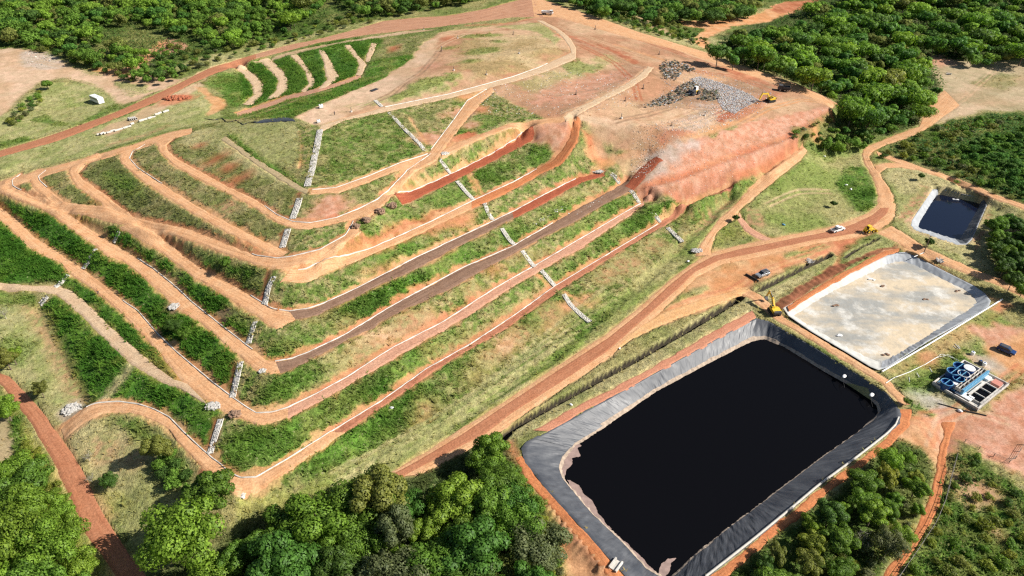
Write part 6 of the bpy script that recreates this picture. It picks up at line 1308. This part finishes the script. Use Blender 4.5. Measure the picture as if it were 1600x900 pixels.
single((283,842), 16.5, 'bright green', 'broad bright green tree shading the lower left asphalt road')
single((331,768), 10, 'mid green', 'mid green tree at the foot of the lowest corner chute')
single((243,700), 7.5, 'olive green', 'round tree on the lower left slope beside the lowest path, casting a dark shadow left')
single((170,752), 4.2, 'dark green', 'small dark tree on the straw verge right of the lower left road')
single((62,607), 5.5, 'olive green', 'low rounded tree leaning over the top of the lower left road')
single((8,560), 7, 'olive green', 'olive tree at the left edge above the lower left road', 'tree', TN)
single((18,555), 6, 'bright green', 'bright tree next to the olive tree at the left edge', 'tree', TN)
single((8,640), 7, 'bright green', 'bright green tree at the left edge beside the lower left road bend')
single((288,522), 3.6, 'mid green', 'small tree in the tall grass between the second and third left paths', 'tree', TN)
single((272,508), 4., 'dark green', 'dark small tree casting a shadow over the second left path', 'tree', TN)
single((352,410), 3.6, 'mid green', 'small tree on the slope above the orange left arm of the fourth path', 'tree', TN)
single((175,357), 2.6, 'dark green', 'small dark tree beside the upper rough stone chute', 'tree', TN)
single((72,130), 5.5, 'mid green', 'lone bushy tree beside the bare mound at the upper left', 'tree', TF)
single((622,888), 7.5, 'grey-green', 'bare grey tree at the bottom of the wood', 'tree', BT)
single((655,878), 7, 'grey-green', 'leafless pale tree right of the bare grey tree', 'tree', BT)
single((765,893), 6, 'grey-green', 'pale leafless tree at the bottom right of the wood', 'tree', BT)
single((1350,845), 5.5, 'grey-green', 'thin grey tree amid the trees beside the red track', 'tree', BT)
single((497,818), 7, 'grey-green', 'leafless white-branched tree near the upper edge of the wood', 'tree', BT)
single((5,488), 4, 'grey-green', 'leafless small tree at the left edge above the olive trees', 'tree', BT)
single((136,712), 3.2, 'grey-green', 'thin leafless sapling right of the lower left road, upper one', 'tree', BT)
single((140,746), 3.2, 'grey-green', 'thin leafless sapling right of the lower left road, lower one', 'tree', BT)
single((1150,340), 3., 'dark green', 'small dark tree at the fork of the dirt track right of the terraces', 'tree', TN)
single((1303,318), 2.8, 'dark green', 'small dark tree standing alone in the round field', 'tree', TN)
single((1440,275), 3.2, 'dark green', 'small dark tree on the verge above the small pond', 'tree', TN)
single((1452,378), 3.5, 'dark green', 'dark tree beside the pole below the small pond', 'tree', TN)
single((1418,627), 2.2, 'mid green', 'small bushy tree by the corner of the black pond', 'tree', TN)
W1 = {'mid green': 5, 'bright green': 4, 'dark green': 1.2, 'olive green': .7, 'grey-green': .8, 'deep green': 2}
zone('wood', [(330,880),(385,850),(440,822),(515,800),(560,772),(640,775),(700,740),(735,712),(765,705),(795,725),(812,780),(845,850),(850,950),(320,950)], 6.6, (9.5, 14), W1, TN, 'in the wood below the slope', seed=21)
single((765,705), 9, 'bright green', 'bright green tree at the top corner of the wood by the main road', 'tree', TN)
single((590,775), 15, 'olive green', 'tall olive-topped tree at the upper edge of the wood', 'tree', TN)
zone('corner', [(-40,715),(40,725),(75,760),(95,810),(120,870),(165,930),(-40,960)], 7, (8, 13), {'bright green': 4, 'mid green': 3, 'yellow-green': 1.2}, TN, 'in the lower left corner', seed=5)
zone('leftbank', [(250,690),(300,740),(300,770),(270,760),(235,720)], 3.2, (2.4, 4), {'mid green': 2, 'dark green': 1}, TN, 'on the bank under the lowest path', seed=7)
zone('pondside', [(1160,905),(1240,838),(1310,785),(1395,712),(1440,708),(1452,740),(1440,790),(1410,840),(1350,910),(1150,950)], 5.2, (3.6, 8), {'bright green': 5, 'mid green': 4, 'yellow-green': 1.5, 'dark green': 1, 'olive green': 1.5, 'grey-green': 1}, TN, 'between the black pond and the red track', seed=9)
zone('rightedge', [(1552,350),(1580,340),(1640,350),(1640,470),(1585,445),(1555,410)], 4.2, (5, 7.5), {'dark green': 3, 'mid green': 2}, TN, 'right of the small pond', seed=12)
TFAR = 1
FT = {'mid green': 5, 'bright green': 3, 'dark green': 1.2, 'deep green': 3, 'olive green': .8}
zone('rimforest', [(1120,88),(1150,80),(1240,85),(1330,95),(1440,120),(1470,140),(1450,165),(1436,196),(1395,206),(1350,212),(1325,190),(1322,160),(1262,132),(1200,108)], 6.8, (4.5, 13), FT, TF, 'in the forest beside the raw red face', seed=31)
zone('midforest', [(1130,62),(1200,46),(1300,30),(1440,40),(1530,60),(1560,92),(1500,94),(1455,84),(1440,112),(1330,92),(1240,82)], 7.4, (4.5, 13), FT, TF, 'in the forest above the bare clearing', seed=33, gap=.28)
zone('farforest', [(1262,15),(1340,-10),(1460,-20),(1640,-20),(1640,90),(1570,90),(1540,55),(1440,36),(1300,26)], 7.8, (4.5, 13), FT, TF, 'in the forest at the top right', seed=35, gap=.3)
zone('backwood', [(875,-8),(960,-20),(1090,-20),(1190,-10),(1180,18),(1120,30),(1060,24),(1030,30),(985,18),(920,22)], 7, (6.5, 9.5), {'dark green': 3, 'mid green': 3, 'deep green': 2, 'olive green': 1.4}, TF, 'behind the far rim of the plateau', seed=37)
zone('topleft', [(-40,-15),(240,-20),(420,-20),(520,-12),(470,30),(400,62),(330,70),(255,55),(210,100),(165,106),(120,90),(85,68),(-40,55)], 6.2, (4, 10), {'mid green': 5, 'dark green': .8, 'olive green': 1.4, 'deep green': 2, 'bright green': 3}, TF, 'in the woodland at the top left', seed=39, gap=.34)
zone('topmid', [(520,-15),(640,-20),(770,-20),(730,-2),(640,14),(560,18)], 7, (6, 8.5), {'dark green': 3, 'olive green': 2, 'mid green': 2}, TF, 'behind the far rim road', seed=41)
zone('island', [(210,118),(225,100),(262,92),(290,105),(270,122),(235,126)], 5.5, (4, 6), {'dark green': 1, 'mid green': 1}, TF, 'in the clump by the upper road', seed=43)
zone('pathtrees', [(1285,225),(1310,195),(1345,205),(1400,212),(1370,218),(1340,232)], 5, (3.5, 6.5), FT, TF, 'below the rim forest', seed=45)
zone('greenfield', [(1478,240),(1540,212),(1660,192),(1660,322),(1580,296)], 4.6, (2.6, 4.4), {'deep green': 3, 'dark green': 1, 'mid green': 2}, TF, 'in the dense green field at the right', seed=47)
def shz(*a, **k): zone(*a, kind='shrub', base=3, **k)
ST_ = {'olive green': 3, 'mid green': 3, 'dark green': 2, 'yellow-green': 1.2, 'grey-green': 1}
shz('s_brush', [(1490,745),(1540,742),(1660,790),(1660,950),(1395,950),(1430,885),(1470,820)], 3.6, (1.2, 3.), {'mid green': 3, 'olive green': 2, 'dark green': 1, 'yellow-green': 3}, SH, 'in the brush field at the bottom right', seed=51)
shz('s_verge', [(1375,240),(1440,205),(1475,195),(1545,180),(1600,182),(1520,205),(1478,235),(1560,290),(1600,312),(1540,298),(1450,262)], 4.2, (1.8, 3.6), ST_, SH, 'beside the right-hand dirt road', seed=53)
shz('s_topleft', [(0,60),(90,75),(170,108),(215,105),(260,70),(330,76),(400,66),(470,36),(560,22),(640,18),(560,35),(400,76),(320,98),(290,112),(205,124)], 5.6, (1.8, 3.8), ST_, SH, 'along the edge of the top left scrub', seed=55)
shz('s_rim', [(910,18),(985,24),(1060,36),(1110,66),(1085,66),(1000,44),(950,28)], 5., (1.6, 3.2), ST_, SH, 'behind the plateau rim road', seed=57)
shz('s_field', [(1108,75),(1140,66),(1220,100),(1190,106),(1140,92)], 4.5, (1.6, 3.2), ST_, SH, 'at the rim foot by the forest track', seed=58)
shz('s_mound', [(10,185),(30,165),(60,140),(66,150),(40,178),(20,192)], 3.5, (1.6, 3), ST_, SH, 'on the hedge line beside the bare mound', seed=59)
shz('s_foot', [(1240,205),(1300,186),(1325,195),(1300,225),(1255,228),(1240,222)], 4, (1.5, 3), ST_, SH, 'at the foot of the raw red face', seed=61)
shz('s_bank', [(800,722),(830,765),(862,812),(872,870),(880,920),(850,920),(835,830),(808,775)], 2.6, (1.6, 3.2), {'olive green': 2, 'yellow-green': 2, 'mid green': 2, 'grey-green': 1}, SH, 'between the wood and the black pond', seed=63)
shz('s_track', [(1345,850),(1400,800),(1430,770),(1440,790),(1405,850),(1370,890),(1300,930),(1240,920)], 2.6, (1.2, 2.4), {'olive green': 3, 'yellow-green': 1, 'grey-green': 2}, SH, 'on the verge left of the red track', seed=65)
shz('s_plot', [(1495,712),(1530,712),(1525,725),(1500,728)], 2.0, (1., 1.7), {'dark green': 2, 'mid green': 1}, SH, 'beside the fenced bare plot', seed=67)
shz('s_left', [(30,690),(50,690),(95,760),(110,815),(90,800),(60,745)], 2.8, (1.6, 2.8), {'yellow-green': 2, 'bright green': 2}, SH, 'on the left verge of the lower left road', seed=69)
MASS = {}
def settle(kind, keep):
    L = sorted([p for p in PL if p['kind'] == kind], key=lambda p: -p['size'])
    rows = {}; hs = {}
    for p in L: hs.setdefault(p['key'], []).append(p['h'])
    for p in L[:keep]:
        p['o'] = place(p['protos'], p['x'], p['y'], p['h'], p['base'], p['tone'], p['rng']); q = sorted(hs[p['key']])
        p['sz'] = 'small' if p['h'] < q[len(q)//3] else ('tall' if p['h'] > q[2*len(q)//3] else 'medium'); rows.setdefault((p['key'], p['tone'], p['sz']), []).append(p)
    for (key, tone, sz), R in rows.items():
        R.sort(key=lambda p: pxof(p['x'], p['y'], hz(p['x'], p['y'])+p['h']*.55)[0]); n = len(R)
        for k, p in enumerate(R):
            wh = p['where'].replace('the brush field at the bottom right', 'the bottom right brush').replace('between the wood and the black pond', 'left of the black pond').replace('along the edge of the top left scrub', 'edging the top left scrub').replace('on the left verge of the lower left road', 'left of the lower left road'); od = '' if n == 1 else (ORD[k] if k < 12 else ORD[min(15, n-1-k)])+' '; sd = '' if n == 1 else (' from the left' if k < 12 else ' from the right')
            tag(p['o'], f"{od}{sz} {tone} {kind}{sd} {wh}", kind, ('trees ' if kind == 'tree' else 'shrubs ')+p['where'])
    return L[keep:]
def mass(name, rest, lab, n, leaf, R, zc, rz, nl):
    VV = []; FF = []; CC = []; NN = []; b = 0
    cl = [leaf_cloud(np.random.default_rng(900+i), crown_lobes(np.random.default_rng(950+i), nl-4+2*i, R*(.8+.1*i), zc, rz, (.16, .46)), n, leaf) for i in range(6)]
    for p in rest:
        V, F, nn = cl[p['rng'].randrange(6)]; sc = p['h']/p['base']; a = p['rng'].uniform(0, 6.28); ca, sa = math.cos(a), math.sin(a); Rm = np.array([[ca, sa, 0], [-sa, ca, 0], [0, 0, 1]])
        VV.append(V@Rm*sc+np.array([p['x'], p['y'], hz(p['x'], p['y'])-.1])); FF.append(F+b); NN.append(nn@Rm); b += len(V)
        c = np.array(TONE[p['tone']])*p['rng'].uniform(1.0, 1.45); r = np.random.default_rng(b).uniform(.62, 1.4, len(V)//4); CC.append(np.repeat(c[None, :]*r[:, None], 4, 0))  # crown tones lifted: haze painted into the far canopy
    if VV: tag(npmesh(name, np.concatenate(VV), np.concatenate(FF), 'blades', col=np.concatenate(CC), nrm=np.concatenate(NN)), lab, 'forest' if name == 'forest' else 'scrub', kind='stuff')
rt = settle('tree', 296-SINGLES[0]); rs = settle('shrub', 290)
mass('forest', rt, 'far dense woodland canopy behind the landfill', 1300, .56, 4.6, 5.6, 3.4, 12); mass('scrub', rs, 'far low scrub along the wood edges', 500, .22, 1.9, 1.3, 1.15, 9)
print('TREES', len([p for p in PL if p['kind'] == 'tree']), 'SHRUBS', len([p for p in PL if p['kind'] == 'shrub']), len(rt), len(rs))
for o in TN+TF+SH+BT:
    for c in list(o.children): bpy.data.objects.remove(c)
    bpy.data.objects.remove(o)

# undergrowth that nobody could count, filling the floor under the trees
def undergrowth(name, polys, lab, leaf, hh, tones, dens, seed, thr=.36):
    rg = np.random.default_rng(seed); PV = []; C = []
    for pts in polys:
        W = hits(pts); x0, y0 = W.min(0); x1, y1 = W.max(0); n = int((x1-x0)*(y1-y0)*dens)
        x = rg.uniform(x0, x1, n); y = rg.uniform(y0, y1, n); k = inpoly(x, y, W) & (bil(ROADM, x, y) < .1); x, y = x[k], y[k]
        m = fbm(x, y, .16, seed, 3); k = m > thr; x, y, m = x[k], y[k], m[k]
        z = bil(HG, x, y)+rg.random(len(x))**1.3*hh*np.clip((m-.3)*4, .15, 1.2)
        PV.append(np.c_[x, y, z]); t = np.array(tones)[rg.integers(0, len(tones), len(x))]*rg.uniform(.75, 1.35, len(x))[:, None]; C.append(t)
    P = np.concatenate(PV); C = np.concatenate(C); n = len(P)
    nrm = rg.normal(0, .6, (n, 3)); nrm[:, 2] += 1; nrm /= np.linalg.norm(nrm, axis=1)[:, None]; t = np.cross(nrm, rg.normal(0, 1, (n, 3))); t /= np.linalg.norm(t, axis=1)[:, None]; b = np.cross(nrm, t)
    s = leaf*rg.uniform(.5, 1.3, n)[:, None]; V = np.stack([P-t*s, P-b*s*.7, P+t*s, P+b*s*.8], 1).reshape(-1, 3); nn = nrm*.6+np.array([0, 0, .6]); nn /= np.linalg.norm(nn, axis=1)[:, None]
    F = np.arange(n*4).reshape(-1, 4); fl = np.cross(V[1::4]-V[0::4], V[2::4]-V[0::4])[:, 2] < 0; F[fl] = F[fl][:, ::-1]
    o = npmesh(name, V, F, 'blades', col=np.repeat(C, 4, 0), nrm=np.repeat(nn, 4, 0)); tag(o, lab, 'undergrowth', kind='stuff')
GT = [(.085,.19,.03), (.065,.145,.027), (.12,.185,.04), (.16,.195,.055)]
undergrowth('undergrowth', [[(1110,70),(1200,40),(1270,0),(1640,-20),(1640,90),(1500,96),(1456,88),(1478,138),(1450,170),(1440,196),(1350,214),(1300,232),(1325,165),(1200,110)], [(880,-20),(1200,-20),(1180,20),(1110,30),(1050,30),(920,20)]], 'tangled green undergrowth filling the forest at the top right', .5, 2.2, GT, 1.3, 71)
undergrowth('undergrowth', [[(-60,-20),(780,-20),(640,18),(470,42),(330,84),(210,108),(165,110),(85,80),(-60,62)]], 'olive and green scrub covering the hillside at the top left', .45, 1.5, [(.1,.17,.04), (.07,.14,.03), (.17,.19,.06), (.13,.18,.045)], 1.3, 73)
undergrowth('undergrowth', [[(1440,202),(1470,194),(1545,179),(1680,176),(1680,345),(1600,316),(1500,276),(1385,236)]], 'dense leafy ground cover in the green field at the right', .4, 1.3, [(.06,.17,.035), (.055,.14,.028), (.11,.18,.04)], 2.2, 75)
undergrowth('undergrowth', [[(1490,735),(1540,735),(1680,790),(1680,960),(1390,960),(1420,895),(1475,810)], [(1160,905),(1240,838),(1320,775),(1395,712),(1440,706),(1455,740),(1435,800),(1360,910),(1150,960)]], 'low green brush on both sides of the red track', .26, .9, [(.13,.19,.035), (.09,.15,.03), (.2,.22,.06)], 5, 77, .46)
undergrowth('undergrowth', [[(330,905),(440,835),(600,800),(745,728),(795,742),(860,850),(870,960),(310,960)], [(-60,715),(40,725),(90,800),(165,930),(-60,960)]], 'dark shaded undergrowth on the floor of the near wood', .3, 1.3, GT, 2.5, 79)
# ------------------------------------------------------------------ light
def build_light():
    el, az = math.radians(39), math.atan2(-.12, 1)
    S = Vector((math.cos(el)*math.cos(az), math.cos(el)*math.sin(az), math.sin(el)))
    l = bpy.data.lights.new('sun', 'SUN'); l.energy = 4.6; l.angle = math.radians(.5); l.color = (1, .95, .87)
    o = bpy.data.objects.new('sun', l); COL.objects.link(o); o.rotation_euler = (-S).to_track_quat('-Z', 'Y').to_euler(); o.location = S*600
    w = bpy.data.worlds.new('World'); SC.world = w; w.use_nodes = True; nt = w.node_tree
    bg = nt.nodes['Background']; sk = nt.nodes.new('ShaderNodeTexSky'); sk.sky_type = 'NISHITA'; sk.sun_disc = False
    sk.sun_elevation = el; sk.sun_rotation = math.atan2(S.x, S.y); nt.links.new(sk.outputs[0], bg.inputs[0]); bg.inputs[1].default_value = .05
    v = SC.view_settings; v.view_transform = 'Standard'; v.look = 'None'; v.gamma = 1; v.exposure = .76; v.use_curve_mapping = False
build_light()
SC.cycles.use_denoising = False
SC.cycles.filter_width = 1.3
